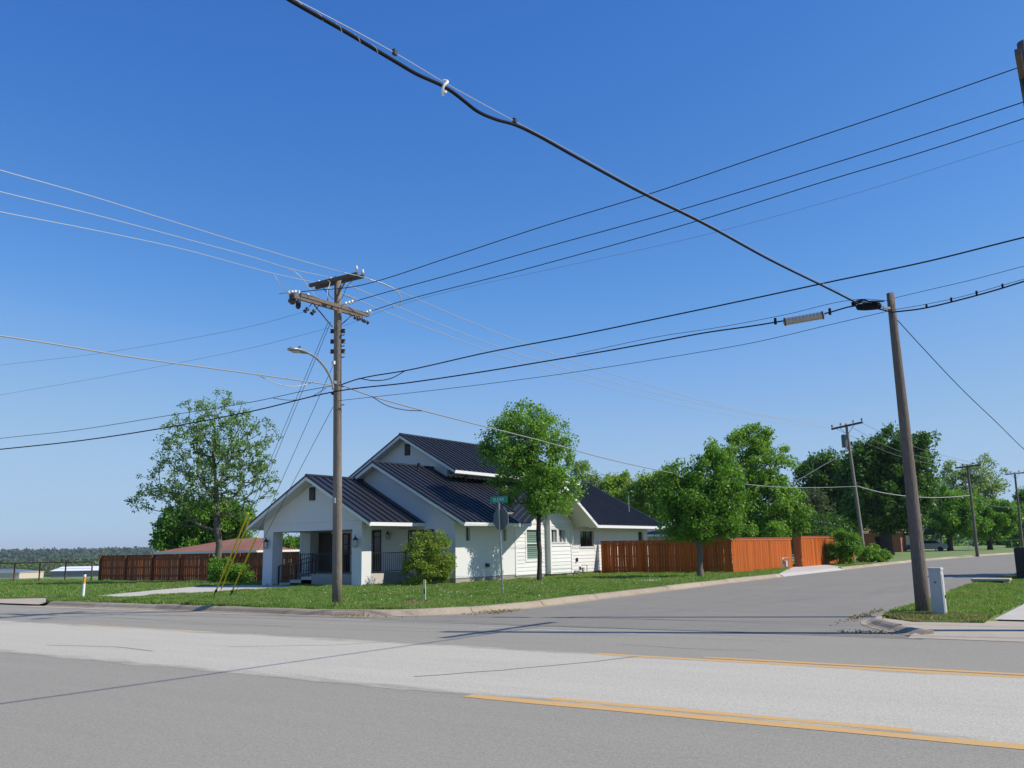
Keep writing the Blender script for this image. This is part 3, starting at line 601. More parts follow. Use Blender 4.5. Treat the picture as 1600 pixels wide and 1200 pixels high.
MB().box((-33.1, YF + 0.16, 0.3), (-32.94, YB - 0.16, 2.75)).build('wall', M['white'], house)
# dark rooms behind the openings
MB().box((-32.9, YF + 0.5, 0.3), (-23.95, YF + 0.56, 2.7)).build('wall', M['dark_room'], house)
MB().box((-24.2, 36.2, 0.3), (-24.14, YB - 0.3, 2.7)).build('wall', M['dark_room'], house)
# foundation
MB().box((-23.62, YF + 0.04, 0.0), (-23.53, YB, FZ - 0.002)).build('foundation', M['foundation'], house)
MB().box((-25.9, YF + 0.04, 0.0), (-23.62, YF + 0.12, FZ - 0.002)).build('foundation', M['foundation'], house)
# clapboards: from the corner board to the back of the wall, and the bump-out
bm_cache = {}
def board(y0, y1, z, x, hgt=0.178):
    L = round(y1 - y0, 3); key = (L, hgt)
    if key not in bm_cache:
        bb = MB().hexa([(0, 0, 0), (0.026, 0, 0), (0.026, L, 0), (0, L, 0), (0, 0, hgt), (0.006, 0, hgt), (0.006, L, hgt), (0, L, hgt)])
        bm_cache[key] = bb.mesh('siding_board', M['siding'])
    place('siding_board', bm_cache[key], house, (x + 0.002, y0, z))
nrow = 13
def clad(y0, y1, x, z0, z1, holes):
    n = round((z1 - z0) / 0.178)
    for k in range(n):
        z = z0 + k * 0.178; h = min(0.178, z1 - z)
        if h < 0.03: continue
        segs = [(y0, y1)]
        for a, c, d, e in holes:
            if z + h > d + 0.01 and z < e - 0.01:
                ns = []
                for s, t in segs:
                    if a > s: ns.append((s, min(a, t)))
                    if c < t: ns.append((max(c, s), t))
                segs = [q for q in ns if q[1] - q[0] > 0.05]
        for s, t in segs: board(s, t, z, x, h)
clad(36.15, 38.86, XW, 0.30, 2.58, [(gw[0] - 0.14, gw[1] + 0.12, gw[2] - 0.2, gw[3] + 0.1)])
clad(41.06, 50.9, XW, 0.24, 2.58, [(dw[0] - 0.1, dw[1] + 0.1, dw[2] - 0.14, dw[3] + 0.08), (bd[0] - 0.08, bd[1] + 0.08, 0.2, bd[3] + 0.05)])
# bump-out with paired windows under the side gable
XB = -23.24
pl = (38.75 + 0.22, 39.53, 1.84, 2.46); pr = (39.70, 40.42, 1.84, 2.46)
wallX('wall', XB, 38.86, 41.04, 0.26, 2.75, [pl, pr], th=0.24)
clad(38.95, 40.95, XB, 0.32, 1.62, []); clad(38.95, 40.95, XB, 2.62, 3.0, [])
MB().box((XB, 38.84, 0.26), (XB + 0.045, 38.95, 3.2)).build('corner_board', M['trim'], house)
MB().box((XB, 40.96, 0.26), (XB + 0.045, 41.06, 2.98)).build('corner_board', M['trim'], house)
MB().box((XW, 36.03, 0.28), (XW + 0.035, 36.14, 2.56)).build('corner_board', M['trim'], house)
MB().box((XB, 38.95, 1.63), (XB + 0.03, 40.96, 1.68)).build('trim_board', M['trim'], house)
# side gable: ridge runs along X at y 38.6
GY, GX = 38.58, -22.1
GZ = 2.72 + 0.571 * 3.33
b = MB().prism([(XW + 0.001, 35.5, 2.75), (XW + 0.001, 41.6, 2.75), (XW + 0.001, GY, GZ - 0.15)], (0.03, 0, 0)); b.build('wall', M['siding'], house)
b = MB().prism([(XW + 0.05, 38.86, 2.75), (XW + 0.05, 41.04, 2.75), (XW + 0.05, 41.04, 2.99), (XW + 0.05, GY + 0.3, GZ - 0.32), (XW + 0.05, 38.86, GZ - 0.3)], (0.21, 0, 0)); b.build('wall', M['siding'], house)

def window(y0, y1, z0, z1, x, blind=None, fw=0.09, mull=None, hor=None, sill=True, parent=house):
    f = MB(); o = 0.035
    f.box((x, y0 - fw, z1), (x + o, y1 + fw, z1 + fw)); f.box((x, y0 - fw, z0 - fw), (x + o, y1 + fw, z0))
    f.box((x, y0 - fw, z0), (x + o, y0, z1)); f.box((x, y1, z0), (x + o, y1 + fw, z1))
    fr = f.build('window', M['trim'], parent)
    if mull is not None: MB().box((x - 0.06, mull - 0.02, z0), (x - 0.02, mull + 0.02, z1)).build('mullion', M['iron'], fr)
    if hor is not None: MB().box((x - 0.06, y0, hor - 0.02), (x - 0.02, y1, hor + 0.02)).build('mullion', M['trim'], fr)
    MB().box((x - 0.12, y0, z0), (x - 0.10, y1, z1)).build('pane', M['glass'], fr)
    if blind:
        n = int((z1 - z0) / 0.09); sp = (z1 - z0) / n
        me = MB().hexa([(0, 0, 0), (0.035, 0, -0.02), (0.035, y1 - y0 - 0.04, -0.02), (0, y1 - y0 - 0.04, 0), (0, 0, 0.006), (0.035, 0, -0.014), (0.035, y1 - y0 - 0.04, -0.014), (0, y1 - y0 - 0.04, 0.006)])
        me = MB().box((0, 0, 0), (0.008, y1 - y0 - 0.03, sp * 0.72)).mesh('blind_slat', M[blind])
        for k in range(n): place('blind_slat', me, fr, (x - 0.095, y0 + 0.015, z0 + k * sp + 0.01), rot=(0, 0.25, 0))
    return fr
window(*gw, XW, blind='blind', fw=0.13, hor=1.78)
window(*pl, XB, blind='blind_white', fw=0.075, mull=(pl[0] + pl[1]) / 2)
window(*pr, XB, blind='blind_white', fw=0.075, mull=(pr[0] + pr[1]) / 2)
window(*dw, XW, fw=0.09, mull=43.2)
for s in slits: window(*s, XW, fw=0.02)
window(*bd, XW, fw=0.05)
MB().box((XW, 33.55, 0.76), (XW + 0.12, 33.72, 0.92)).build('hose_bib', M['iron'], house)
MB().box((XW + 0.02, 41.9, 0.80), (XW + 0.12, 42.0, 1.0)).build('hose_bib', M['iron'], house)
for k in range(4):                            # exposed bricks at the foot of the wall
    for j in range(3):
        place('brick', bpy.data.meshes.get('brick_mesh') or MB().box((0, 0, 0), (0.05, 0.21, 0.065)).mesh('brick_mesh', M['brick']), house, (XW + 0.03, 44.1 + k * 0.225 + (0.1 if j % 2 else 0), 0.05 + j * 0.075))

# front wall openings (on YF): glass door, dark door, window
def windowY(x0, x1, z0, z1, y, mull=None, rows=(), fw=0.05, name='window', fm='iron'):
    f = MB(); o = 0.03
    f.box((x0 - fw, y - o, z1), (x1 + fw, y, z1 + fw)); f.box((x0 - fw, y - o, z0 - fw), (x1 + fw, y, z0))
    f.box((x0 - fw, y - o, z0), (x0, y, z1)); f.box((x1, y - o, z0), (x1 + fw, y, z1))
    fr = f.build(name, M[fm], house)
    MB().box((x0, y + 0.07, z0), (x1, y + 0.09, z1)).build('pane', M['glass'], fr)
    if mull: MB().box((mull - 0.03, y + 0.02, z0), (mull + 0.03, y + 0.06, z1)).build('mullion', M['iron'], fr)
    for r in rows: MB().box((x0, y + 0.01, r - 0.02), (x1, y + 0.05, r + 0.02)).build('mullion', M['iron'], fr)
    return fr
gd = windowY(-30.9, -29.75, 0.66, 2.36, YF, mull=-30.3, rows=(1.9, 1.6), name='door')
windowY(-28.34, -27.83, 0.66, 2.46, YF, rows=(2.2,), name='door')
windowY(-26.1, -24.72, 1.6, 2.42, YF, mull=-25.4)
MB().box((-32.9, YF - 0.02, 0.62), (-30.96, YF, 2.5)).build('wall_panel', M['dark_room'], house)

# ---- roofs ----
def make_roof(parent, e0, along, upv, n, pw, L, soff='soffit', th=0.11):
    """one slope: e0 eave corner (top face), along/upv unit vectors; deck, fascia-free; panels on top"""
    e0 = Vector(e0); A = Vector(along); U = Vector(upv); N = A.cross(U).normalized()
    if N.z < 0: N = -N
    W_ = n * pw
    r = MB().hexa([e0 - N * th, e0 + A * W_ - N * th, e0 + A * W_ + U * L - N * th, e0 + U * L - N * th, e0 - N * .012, e0 + A * W_ - N * .012, e0 + A * W_ + U * L - N * .012, e0 + U * L - N * .012]).build('roof', M[soff], parent)
    R = Matrix((A, U, N)).transposed()
    if R.determinant() < 0: R = Matrix((A, U, -N)).transposed()
    sg = 1 if (R @ Vector((0, 0, 1))).dot(N) > 0 else -1
    me = MB()
    z0, z1 = sorted((0, 0.014 * sg)); me.box((0.0, 0, z0), (pw - 0.004, L, z1))
    z0, z1 = sorted((0.014 * sg, 0.066 * sg)); me.box((0.0, 0, z0), (0.030, L, z1))
    mesh = me.mesh('roof_panel', M['roof'])
    eu = R.to_euler()
    for k in range(n): place('roof_panel', mesh, r, e0 + A * (k * pw), rot=eu)
    return r
def rake(parent, a, c, y0, y1, hgt=0.17):      # barge board below the roof edge from a to c in (x,z)
    (xa, za), (xc, zc) = a, c
    MB().hexa([(xa, y0, za - hgt), (xc, y0, zc - hgt), (xc, y1, zc - hgt), (xa, y1, za - hgt), (xa, y0, za - .006), (xc, y0, zc - .006), (xc, y1, zc - .006), (xa, y1, za - .006)]).build('barge_board', M['trim'], parent)
def gable_roof(parent, xr, zr, half, y0, y1, s, pw, th=0.11, notch=None):
    c = 1 / math.sqrt(1 + s * s); L = half / c; n = round((y1 - y0) / pw); pw = (y1 - y0) / n
    segs = [(0, n, half)]
    if notch:                                  # the side gable takes the place of the eave between these two lines
        k0 = round((notch[0] - y0) / pw); k1 = round((notch[1] - y0) / pw); segs = [(0, k0, half), (k0, k1, notch[2] - xr), (k1, n, half)]
    for a_, b_, h_ in segs: make_roof(parent, (xr + h_, y0 + a_ * pw, zr - h_ * s), (0, 1, 0), (-c, 0, s * c), b_ - a_, pw, h_ / c)
    make_roof(parent, (xr - half, y0, zr - half * s), (0, 1, 0), (c, 0, s * c), n, pw, L)
    MB().tube([(xr, y0 - .02, zr + .035), (xr, y1 + .02, zr + .035)], 0.07, 6).build('ridge_cap', M['roof'], parent)
    ze = zr - half * s
    for sx in (1, -1):
        # fascia along the eave
        xe = xr + sx * half; x0, x1 = sorted((xe - sx * 0.03, xe + sx * 0.012))
        fs = [(y0 + .032, y1 - .032)] if not (notch and sx > 0) else [(y0 + .032, y0 + segs[0][1] * pw), (y0 + segs[2][0] * pw, y1 - .032)]
        for fa, fb in fs: MB().box((x0, fa, ze - 0.16), (x1, fb, ze - 0.012)).build('fascia', M['trim'], parent)
        for ya, yb in ((y0 - .012, y0 + .03), (y1 - .03, y1 + .012)):
            rake(parent, (xr, zr - .004), (xe + sx * 0.012, ze - .01), ya, yb)
        MB().hexa([(xr, y0 - .03, zr - .03), (xe + sx * .03, y0 - .03, ze - .045), (xe + sx * .03, y0 + .02, ze - .045), (xr, y0 + .02, zr - .03), (xr, y0 - .03, zr + .045), (xe + sx * .03, y0 - .03, ze + .03), (xe + sx * .03, y0 + .02, ze + .03), (xr, y0 + .02, zr + .045)]).build('edge_flashing', M['roof'], parent)
PX = -28.95                                    # porch ridge
gable_roof(house, PX, 4.87, 3.78, 27.65, 31.28, 0.557, 0.45)
gable_roof(house, RX, RZ, 5.27, 30.75, 52.0, SLP, 0.42, notch=(35.35, 41.8, -23.62))
UX = -29.6
gable_roof(house, UX, 7.43, 3.54, 34.72, 47.3, 0.571, 0.42)
# side gable roof (slopes face -Y and +Y)
hy = 3.35; zs = 0.571; cc = 1 / math.sqrt(1 + zs * zs); L = hy / cc
nn = 9; pw = 0.42
xs0 = GX - nn * pw
make_roof(house, (xs0, GY - hy, GZ - hy * zs), (1, 0, 0), (0, cc, zs * cc), nn, pw, L)
make_roof(house, (xs0, GY + hy, GZ - hy * zs), (1, 0, 0), (0, -cc, zs * cc), nn, pw, L)
MB().tube([(xs0, GY, GZ + .035), (GX + .02, GY, GZ + .035)], 0.07, 6).build('ridge_cap', M['roof'], house)
for sy in (1, -1):
    ze = GZ - hy * zs
    MB().hexa([(GX - .03, GY, GZ - .17), (GX + .02, GY, GZ - .17), (GX + .02, GY + sy * (hy + .02), ze - .18), (GX - .03, GY + sy * (hy + .02), ze - .18), (GX - .03, GY, GZ - .004), (GX + .02, GY, GZ - .004), (GX + .02, GY + sy * (hy + .02), ze - .016), (GX - .03, GY + sy * (hy + .02), ze - .016)]).build('barge_board', M['trim'], house)
    MB().box((XW + .9, GY + sy * hy - .02, ze - .16), (GX - .032, GY + sy * hy + .02, ze - .012)).build('fascia', M['trim'], house)
# upper storey
wallY('wall', 35.3, -32.2, -27.0, 3.6, 5.5, []); MB().prism([(-32.9, 35.3, 5.5), (-26.3, 35.3, 5.5), (UX, 35.3, 7.30)], (0, 0.16, 0)).build('wall', M['white'], house)
MB().box((-27.16, 35.46, 3.6), (-27.0, 46.7, 5.5)).build('wall', M['white'], house)
MB().box((-32.2, 35.46, 3.6), (-32.04, 46.7, 5.5)).build('wall', M['white'], house)
MB().box((-32.2, 46.54, 3.6), (-27.0, 46.7, 5.5)).build('wall', M['white'], house)
MB().box((-26.98, 35.3, 5.24), (-26.1, 46.7, 5.27)).build('soffit', M['soffit'], house)
# vents
def vent(x0, x1, z0, z1, y):
    v = MB().box((x0, y - .03, z0), (x1, y + .01, z1)).build('gable_vent', M['iron'], house)
    me = MB().box((0, 0, 0), (x1 - x0 - .06, .02, .03)).mesh('vent_slat', M['sign_back'])
    n = int((z1 - z0 - .06) / .07)
    for k in range(n): place('vent_slat', me, v, (x0 + .03, y - .052, z0 + .04 + k * .07), rot=(0.5, 0, 0))
vent(-29.36, -29.02, 3.83, 4.42, 28.28)
vent(-29.75, -29.39, 6.40, 7.0, 35.3)
for x, y, h in ((-27.3, 33.4, 0.35), (-26.6, 36.3, 0.3)):
    z = RZ - (x - RX) * SLP
    MB().tube([(x, y, z - .05), (x, y, z + h)], .05, 8).tube([(x - .02, y, z + h), (x + .12, y, z + h + .02)], .07, 8).build('vent_pipe', M['iron'], house)
MB().tube([(-24.2, 50.1, 3.4), (-24.2, 50.1, 4.65)], .03, 6).build('vent_pipe', M['steel'], house)

# porch
CX1, CX0 = -26.2, -32.3
for (x0, x1, y0, y1) in ((-26.76, CX1, 28.3, 28.9), (CX0, -31.68, 28.3, 28.9), (-32.3, -31.78, 30.72, YF - 0.02)):
    MB().box((x0, y0, 0.05), (x1, y1, 2.5)).build('column', M['white'], house)
MB().box((CX0, 28.3, 2.5), (CX1, 28.5, 2.86)).build('beam', M['white'], house)
MB().box((CX1 - .2, 28.52, 2.5), (CX1, YF - .02, 2.86)).build('beam', M['white'], house)
MB().box((CX0, 28.52, 2.5), (CX0 + .2, YF - .02, 2.86)).build('beam', M['white'], house)
MB().prism([(CX0, 28.3, 2.865), (CX1, 28.3, 2.865), (CX1, 28.3, 3.16), (PX, 28.3, 4.70), (CX0, 28.3, 2.87 + .06)], (0, .15, 0)).build('wall', M['white'], house)
MB().box((CX0 + .2, 28.5, 2.52), (CX1 - .2, YF - .02, 2.56)).build('ceiling', M['soffit'], house)
# deck, steps
MB().box((-31.6, 29.75, 0.05), (CX1 - .03, YF - .01, 0.62)).build('porch_deck', M['foundation'], house)
MB().box((-29.35, 28.5, 0.05), (CX1 - .6, 29.73, 0.615)).build('porch_deck', M['foundation'], house)
MB().box((CX1 - .58, 28.92, 0.05), (CX1 - .02, 29.73, 0.612)).build('porch_deck', M['concrete_grey'], house)
for k in range(3):
    MB().box((-31.45 + k * .7, 28.55, 0.1), (-29.37, 29.7, 0.22 + k * .14)).build('step', M['concrete_grey'], house)
def railing(P0, P1, n, h=0.86):
    P0 = Vector(P0); P1 = Vector(P1)
    b = MB().bar(P0 + Vector((0, 0, h)), P1 + Vector((0, 0, h)), .045, .03).bar(P0 + Vector((0, 0, .08)), P1 + Vector((0, 0, .08)), .03, .025)
    r = b.build('railing', M['iron'], house)
    me = MB().box((-.008, -.008, .08), (.008, .008, h)).mesh('baluster', M['iron'])
    for k in range(n + 1): place('baluster', me, r, P0.lerp(P1, k / n))
    for p in (P0, P1): MB().box((p.x - .025, p.y - .025, p.z), (p.x + .025, p.y + .025, p.z + h + .03)).build('post', M['iron'], r)
railing((CX1 - .06, 28.95, .62), (CX1 - .06, YF - .06, .62), 17)
railing((-29.2, 28.56, .615), (-26.85, 28.56, .615), 18)
railing((-31.5, 30.6, .62), (-31.5, 29.85, .62), 6)
railing((-31.7, 30.95, .62), (-30.4, 30.95, .62), 10)
railing((-31.55, 28.6, .16), (-29.3, 28.6, .60), 14, h=0.8)
railing((-31.55, 29.66, .16), (-29.3, 29.66, .60), 14, h=0.8)
# lanterns
def lantern(x, y, z, s=1.0, side=(0, -1)):
    L_ = MB()
    sx, sy = side
    cx, cy = x + sx * .16 * s, y + sy * .16 * s
    L_.tube([(x, y, z + .30 * s), (cx, cy, z + .44 * s), (cx, cy, z + .36 * s)], .015 * s, 5)
    L_.lathe((cx, cy, z), [(.03, .42 * s), (.13 * s, .30 * s), (.135 * s, .285 * s)], 4)
    L_.lathe((cx, cy, z), [(.105 * s, 0.0), (.105 * s, .02 * s)], 4)
    L_.lathe((cx, cy, z), [(.02, .42 * s), (.02, .50 * s)], 5)
    for k in range(4):
        t = k * math.pi / 2
        L_.tube([(cx + .10 * s * math.cos(t), cy + .10 * s * math.sin(t), z + .01), (cx + .125 * s * math.cos(t), cy + .125 * s * math.sin(t), z + .29 * s)], .010 * s, 4)
    r = L_.build('wall_lantern', M['iron'], house)
    MB().lathe((cx, cy, z), [(.07 * s, .03 * s), (.085 * s, .28 * s)], 4).build('lantern_glass', M['frost'], r)
lantern(-26.42, 28.29, 1.74, 1.05); lantern(-31.95, 28.29, 1.76, 1.05); lantern(-27.28, YF - .01, 2.08, 0.8)

# ---------------- fences ----------------
pick_cache = {}
def fence(name, A_, B_, label, z0=0.13, h=1.72, mt='picket', rmt='rail_red', side=1, gap=0.012, pw=0.138, rails_out=False, cap=True):
    """side: +1 pickets on the left of A->B; rails on the other side"""
    A_ = Vector((*A_, z0)); B_ = Vector((*B_, z0)); d = (B_ - A_); L = d.length; d.normalize(); n = Vector((-d.y, d.x, 0)) * side
    root = thing(name, tuple(A_), label, 'fence')
    key = (mt, h, pw)
    if key not in pick_cache:
        pick_cache[key] = [MB().box((0, -0.009, 0), (pw, 0.009, h + dz)).mesh('picket', M[mt]) for dz in (-.012, 0, .01)]
    ang = math.atan2(d.y, d.x); k = 0; s = 0
    while s + pw <= L:
        lean = random.gauss(0, 0.004)
        place('picket', random.choice(pick_cache[key]), root, A_ + d * s + n * (0.012 + random.uniform(-.003, .003)), rot=(random.gauss(0, .004), lean, ang))
        s += pw + gap * random.uniform(0.4, 1.6)
    for rz in (0.28, h * 0.52, h - 0.22): 
        a = A_ - n * .03 + Vector((0, 0, rz)); MB().bar(a, a + d * L, .04, .09).build('rail', M[rmt], root)
    s = 0.05
    while s < L:
        p = A_ + d * s - n * .1; MB().box((p.x - .045, p.y - .045, -0.05), (p.x + .045, p.y + .045, z0 + h)).build('post', M[rmt], root); s += 2.4
    if cap:
        a = A_ + n * .0 + Vector((0, 0, h + .02)); MB().bar(a - d * .02, a + d * (L + .02), .14, .035).build('cap_rail', M[rmt], root)
        a = A_ + n * .034 + Vector((0, 0, h - .06)); MB().bar(a, a + d * L, .02, .09).build('trim_rail', M[rmt], root)
    a = A_ + n * .0 - Vector((0, 0, .07)); MB().bar(a, a + d * L, .05, .13).build('kick_board', M['foundation'], root)
    return root
fence('fence', (-23.3, 44.5), (-15.87, 44.6), 'shaded red cedar privacy fence running from the house wall to the street corner', side=-1, mt='picket', rmt='rail_red', h=1.70)
fence('fence', (-15.84, 44.58), (-15.66, 54.6), 'sunlit orange cedar fence along the side street behind the gas meter', side=-1, h=1.72)
fence('fence', (-15.30, 55.3), (-15.05, 68.0), 'sunlit orange cedar fence panel set forward beyond the gap, beside the green shrub', side=-1, h=1.80)
MB().box((-15.75, 55.26, .13), (-15.32, 55.30, 1.93)).build('fence_return', M['rail_red'], None, label='narrow shaded cedar return closing the gap between the two sunlit fences', cat='fence', bevel=.004)
fence('fence', (-49.9, 31.4), (-31.0, 31.9), 'long brown wooden fence with light between its pickets behind the left lawn', side=1, mt='picket_dark', rmt='rail_dark', h=1.42, gap=0.022)
fence('fence', (-49.95, 31.42), (-49.5, 44), 'brown wooden side fence running back from the corner of the left lawn', side=1, mt='picket_dark', rmt='rail_dark', h=1.42)
# pipe fence
pf = thing('pipe_fence', (-75, 30, 0.1), 'rusty pipe and post fence at the far edge of the left field', 'fence')
me = MB().tube([(0, 0, -.3), (0, 0, 1.12)], .045, 8).mesh('post', M['rust'])
pa = Vector((-75, 24.5, .1)); pb = Vector((-50.0, 30.9, .1))
for k in range(14):
    p = pa.lerp(pb, k / 13); place('post', me, pf, p)
for z in (1.13,): MB().tube([pa + Vector((0, 0, z)), pb + Vector((0, 0, z))], .035, 6).build('top_rail', M['rust'], pf)
for z in (.15, .75): MB().tube([pa + Vector((0, 0, z)), pb + Vector((0, 0, z))], .007, 4).build('strand', M['rust'], pf)

# ---------------- trees and shrubs ----------------
SIDE = Vector((math.cos(yaw), math.sin(yaw), 0)); DEEP = Vector((-math.sin(yaw), math.cos(yaw), 0))
def leaves(centres, radii, nleaf, size, aspect=0.55, flat=0.0):
    """diamond leaves gathered round the twig ends"""
    n = nleaf; k = len(centres)
    c = np.asarray(centres); r = np.asarray(radii)
    idx = rng.integers(0, k, n)
    off = rng.normal(size=(n, 3)); off /= np.linalg.norm(off, axis=1)[:, None]
    off *= (rng.random(n) ** 0.45)[:, None] * r[idx][:, None]; off[:, 2] *= 0.8
    P = c[idx] + off
    a = rng.normal(size=(n, 3)); a[:, 2] -= 0.35; a /= np.linalg.norm(a, axis=1)[:, None]
    b = rng.normal(size=(n, 3)); b -= a * (a * b).sum(1)[:, None]; b /= np.linalg.norm(b, axis=1)[:, None]
    s = (size * (0.6 + 0.8 * rng.random(n)))[:, None]
    fold = np.cross(a, b) * s * 0.12
    V = np.stack([P, P + a * s * .5 + b * s * aspect * .5 + fold, P + a * s, P + a * s * .5 - b * s * aspect * .5 + fold], 1).reshape(-1, 3)
    Fc = np.arange(4 * n).reshape(n, 4)
    return V, Fc
def make_tree(name, label, base, masses, ncl, nleaf, size, r0, fork, lm, bk='bark', clr=0.45, group=None, cat='tree', depth=0.85, trunks=1, lean=0.0, up_bias=0.0, z0=0.1, gap=0.0):
    base = Vector((*base, z0)); root = thing(name, tuple(base), label, cat, group)
    vol = np.array([m_[2] * m_[3] * m_[2] for m_ in masses]); vol = vol / vol.sum()
    cl = []
    for _ in range(ncl):
        u, z, ru, rz = masses[rng.choice(len(masses), p=vol)]
        d = rng.normal(size=3); d /= np.linalg.norm(d); d *= (0.25 + 0.75 * rng.random() ** 0.5)
        q = SIDE * (u + d[0] * ru) + DEEP * (d[1] * ru * depth) + Vector((0, 0, z - z0 + d[2] * rz))
        if q.z > 0.12: cl.append(q)
    # limbs
    nodes = []; par = []
    if trunks == 1:
        nt_ = max(3, int(fork / 0.5)); 
        for i in range(nt_ + 1):
            t = i / nt_; nodes.append(Vector((lean * t * fork + 0.03 * math.sin(7 * t + base.x), 0.02 * math.cos(5 * t + base.y), fork * t - (0.15 if i == 0 else 0)))); par.append(i - 1)
        top = max(m_[1] + m_[3] * .4 for m_ in masses) - z0; cu = sum(m_[0] * v for m_, v in zip(masses, vol))
        lead = SIDE * cu + Vector((0, 0, top)); st = nodes[-1]; n2 = max(3, int((lead - st).length / 0.7)); p = len(nodes) - 1
        for i in range(1, n2 + 1):
            t = i / n2; nodes.append(st.lerp(lead, t) + SIDE * (cu * 0.3 * math.sin(t * 3) * .3) + Vector((random.gauss(0, .06), random.gauss(0, .06), 0))); par.append(p); p = len(nodes) - 1
    else:
        nodes.append(Vector((0, 0, -0.1))); par.append(-1)
        for k in range(trunks):
            t = 2 * math.pi * k / trunks; p = 0
            for i in range(1, 4):
                h = fork * i / 3; nodes.append(Vector((math.cos(t) * h * .35, math.sin(t) * h * .35, h))); par.append(p); p = len(nodes) - 1
    first = max(1, int(len(nodes) * 0.0))
    minz = fork * 0.8 if trunks == 1 else 0
    cl.sort(key=lambda q: (q - Vector((0, 0, fork))).length)
    tips = []
    dist0 = [0.0]
    for i in range(1, len(nodes)): dist0.append(dist0[par[i]] + (nodes[i] - nodes[par[i]]).length)
    seg = max(0.35, clr * 1.1)
    for q in cl:
        NA_ = np.array([tuple(v) for v in nodes]); D = np.linalg.norm(NA_ - np.array(q), axis=1) + 0.25 * np.array(dist0)
        D += (NA_[:, 2] > q.z - 0.1) * 1.2 * np.maximum(0, NA_[:, 2] - q.z + .1)
        D[NA_[:, 2] < minz] += 50 if trunks == 1 else 0
        p = int(np.argmin(D)); st = nodes[p]; L = (q - st).length; n_ = max(1, int(L / seg))
        for i in range(1, n_ + 1):
            t = i / n_; v = st.lerp(q, t) + Vector((0, 0, -math.sin(t * math.pi) * L * 0.08)) + Vector([random.gauss(0, .04 * seg) for _ in range(3)])
            nodes.append(v); par.append(p); dist0.append(dist0[p] + (v - nodes[p]).length); p = len(nodes) - 1
        tips.append(nodes[-1])
    cnt = [0] * len(nodes)
    for i in range(len(nodes) - 1, 0, -1):
        if cnt[i] == 0: cnt[i] = 1
        cnt[par[i]] += cnt[i]
    R = [r0 * (c / cnt[0]) ** 0.48 for c in cnt]
    V = []; Fc = []; NS = 5
    for i in range(1, len(nodes)):
        a, b2 = nodes[par[i]], nodes[i]; d = b2 - a
        if d.length < 1e-4: continue
        d.normalize(); u_ = d.orthogonal().normalized(); w_ = d.cross(u_)
        ns = 9 if R[i] > r0 * 0.5 else NS
        ra = R[par[i]] if (par[i] == 0 or R[i] > .6 * R[par[i]]) else R[i] * 1.15
        if par[i] == 0 and trunks == 1: ra *= 1.35
        rb = max(R[i], 0.006); k0 = len(V)
        for P_, rr in ((a, ra), (b2, rb)):
            for j in range(ns):
                t = 2 * math.pi * j / ns; V.append(tuple(base + P_ + (u_ * math.cos(t) + w_ * math.sin(t)) * rr))
        for j in range(ns): Fc.append((k0 + j, k0 + (j + 1) % ns, k0 + ns + (j + 1) % ns, k0 + ns + j))
    b_ = MB(); b_.v = V; b_.f = Fc; b_.build('trunk' if cat == 'tree' else 'stem', M[bk], root, smooth=True)
    tp = [np.array(t) for t in tips]; rr = [clr * (0.6 + 0.7 * random.random()) for _ in tips]
    V, Fc = leaves(tp, rr, nleaf, size)
    me = np_mesh('crown', V, Fc, M[lm], 4)
    o = bpy.data.objects.new('crown', me); COL.objects.link(o); o.parent = root; WL[o] = base
    return root

C_ = CROWN
def T(key, *a, **k):
    base, ms = C_[key]; return make_tree(a[0], a[1], base, ms, *a[2:], **k)
T('sparse', 'shade_tree', 'tall open-crowned tree with sparse fresh leaves in front of the brown fence', 640, 15500, 0.135, 0.17, 1.9, 'leaf_sparse', clr=0.27, lean=0.05)
T('front', 'lawn_tree', 'round leafy tree with a slim dark trunk in front of the white side wall', 300, 27000, 0.12, 0.105, 1.95, 'leaf_oak', bk='bark_dark', clr=0.40, lean=0.0)
T('street', 'lawn_tree', 'dense dark green tree with a stout grey trunk between the shaded fence and the street', 260, 34000, 0.125, 0.14, 1.6, 'leaf_deep', clr=0.42)
T('behind', 'yard_tree', 'tall bright green tree rising behind the sunlit orange fence', 260, 42000, 0.19, 0.25, 2.0, 'leaf_oak', clr=0.62)
T('oakR', 'oak_tree', 'huge dark oak with a thick black trunk beyond the side street bend', 300, 46000, 0.36, 0.62, 2.6, 'leaf_dark', bk='bark_dark', clr=1.05)
T('oakL', 'oak_tree', 'broad dark tree crown standing left of the leaning transformer pole', 200, 30000, 0.36, 0.4, 2.4, 'leaf_dark', bk='bark_dark', clr=1.0)
T('low1', 'park_tree', 'low spreading green tree with forked trunk left of the second far pole', 150, 22000, 0.34, 0.36, 1.6, 'leaf_mid', bk='bark_dark', clr=0.9)
T('low2', 'park_tree', 'low spreading tree right of the second far pole near the street end', 150, 20000, 0.34, 0.32, 1.8, 'leaf_mid', bk='bark_dark', clr=0.9)
T('airy', 'far_tree', 'tall airy pale tree showing sky through its crown behind the low park trees', 170, 9000, 0.42, 0.4, 5.0, 'leaf_pale', clr=1.1)
T('edge', 'far_tree', 'green tree at the right edge behind the last utility pole', 90, 8000, 0.42, 0.3, 1.5, 'leaf_mid', clr=1.0)
T('mesq', 'mesquite_tree', 'low grey-green feathery tree behind the fence right of the bright tree', 130, 16000, 0.20, 0.22, 1.4, 'leaf_grey', clr=0.7)
T('paleA', 'yard_tree', 'pale yellow-green tree behind the end of the dark house roof', 170, 18000, 0.30, 0.3, 3.0, 'leaf_yellow', clr=0.85)
T('paleB', 'yard_tree', 'pale green tree partly hidden by the dense dark street tree', 120, 12000, 0.30, 0.28, 3.0, 'leaf_yellow', clr=0.85)
T('wispy', 'yard_tree', 'wispy thin tree top showing just above the roof beside the round lawn tree', 60, 3200, 0.28, 0.18, 4.0, 'leaf_pale', clr=0.7)
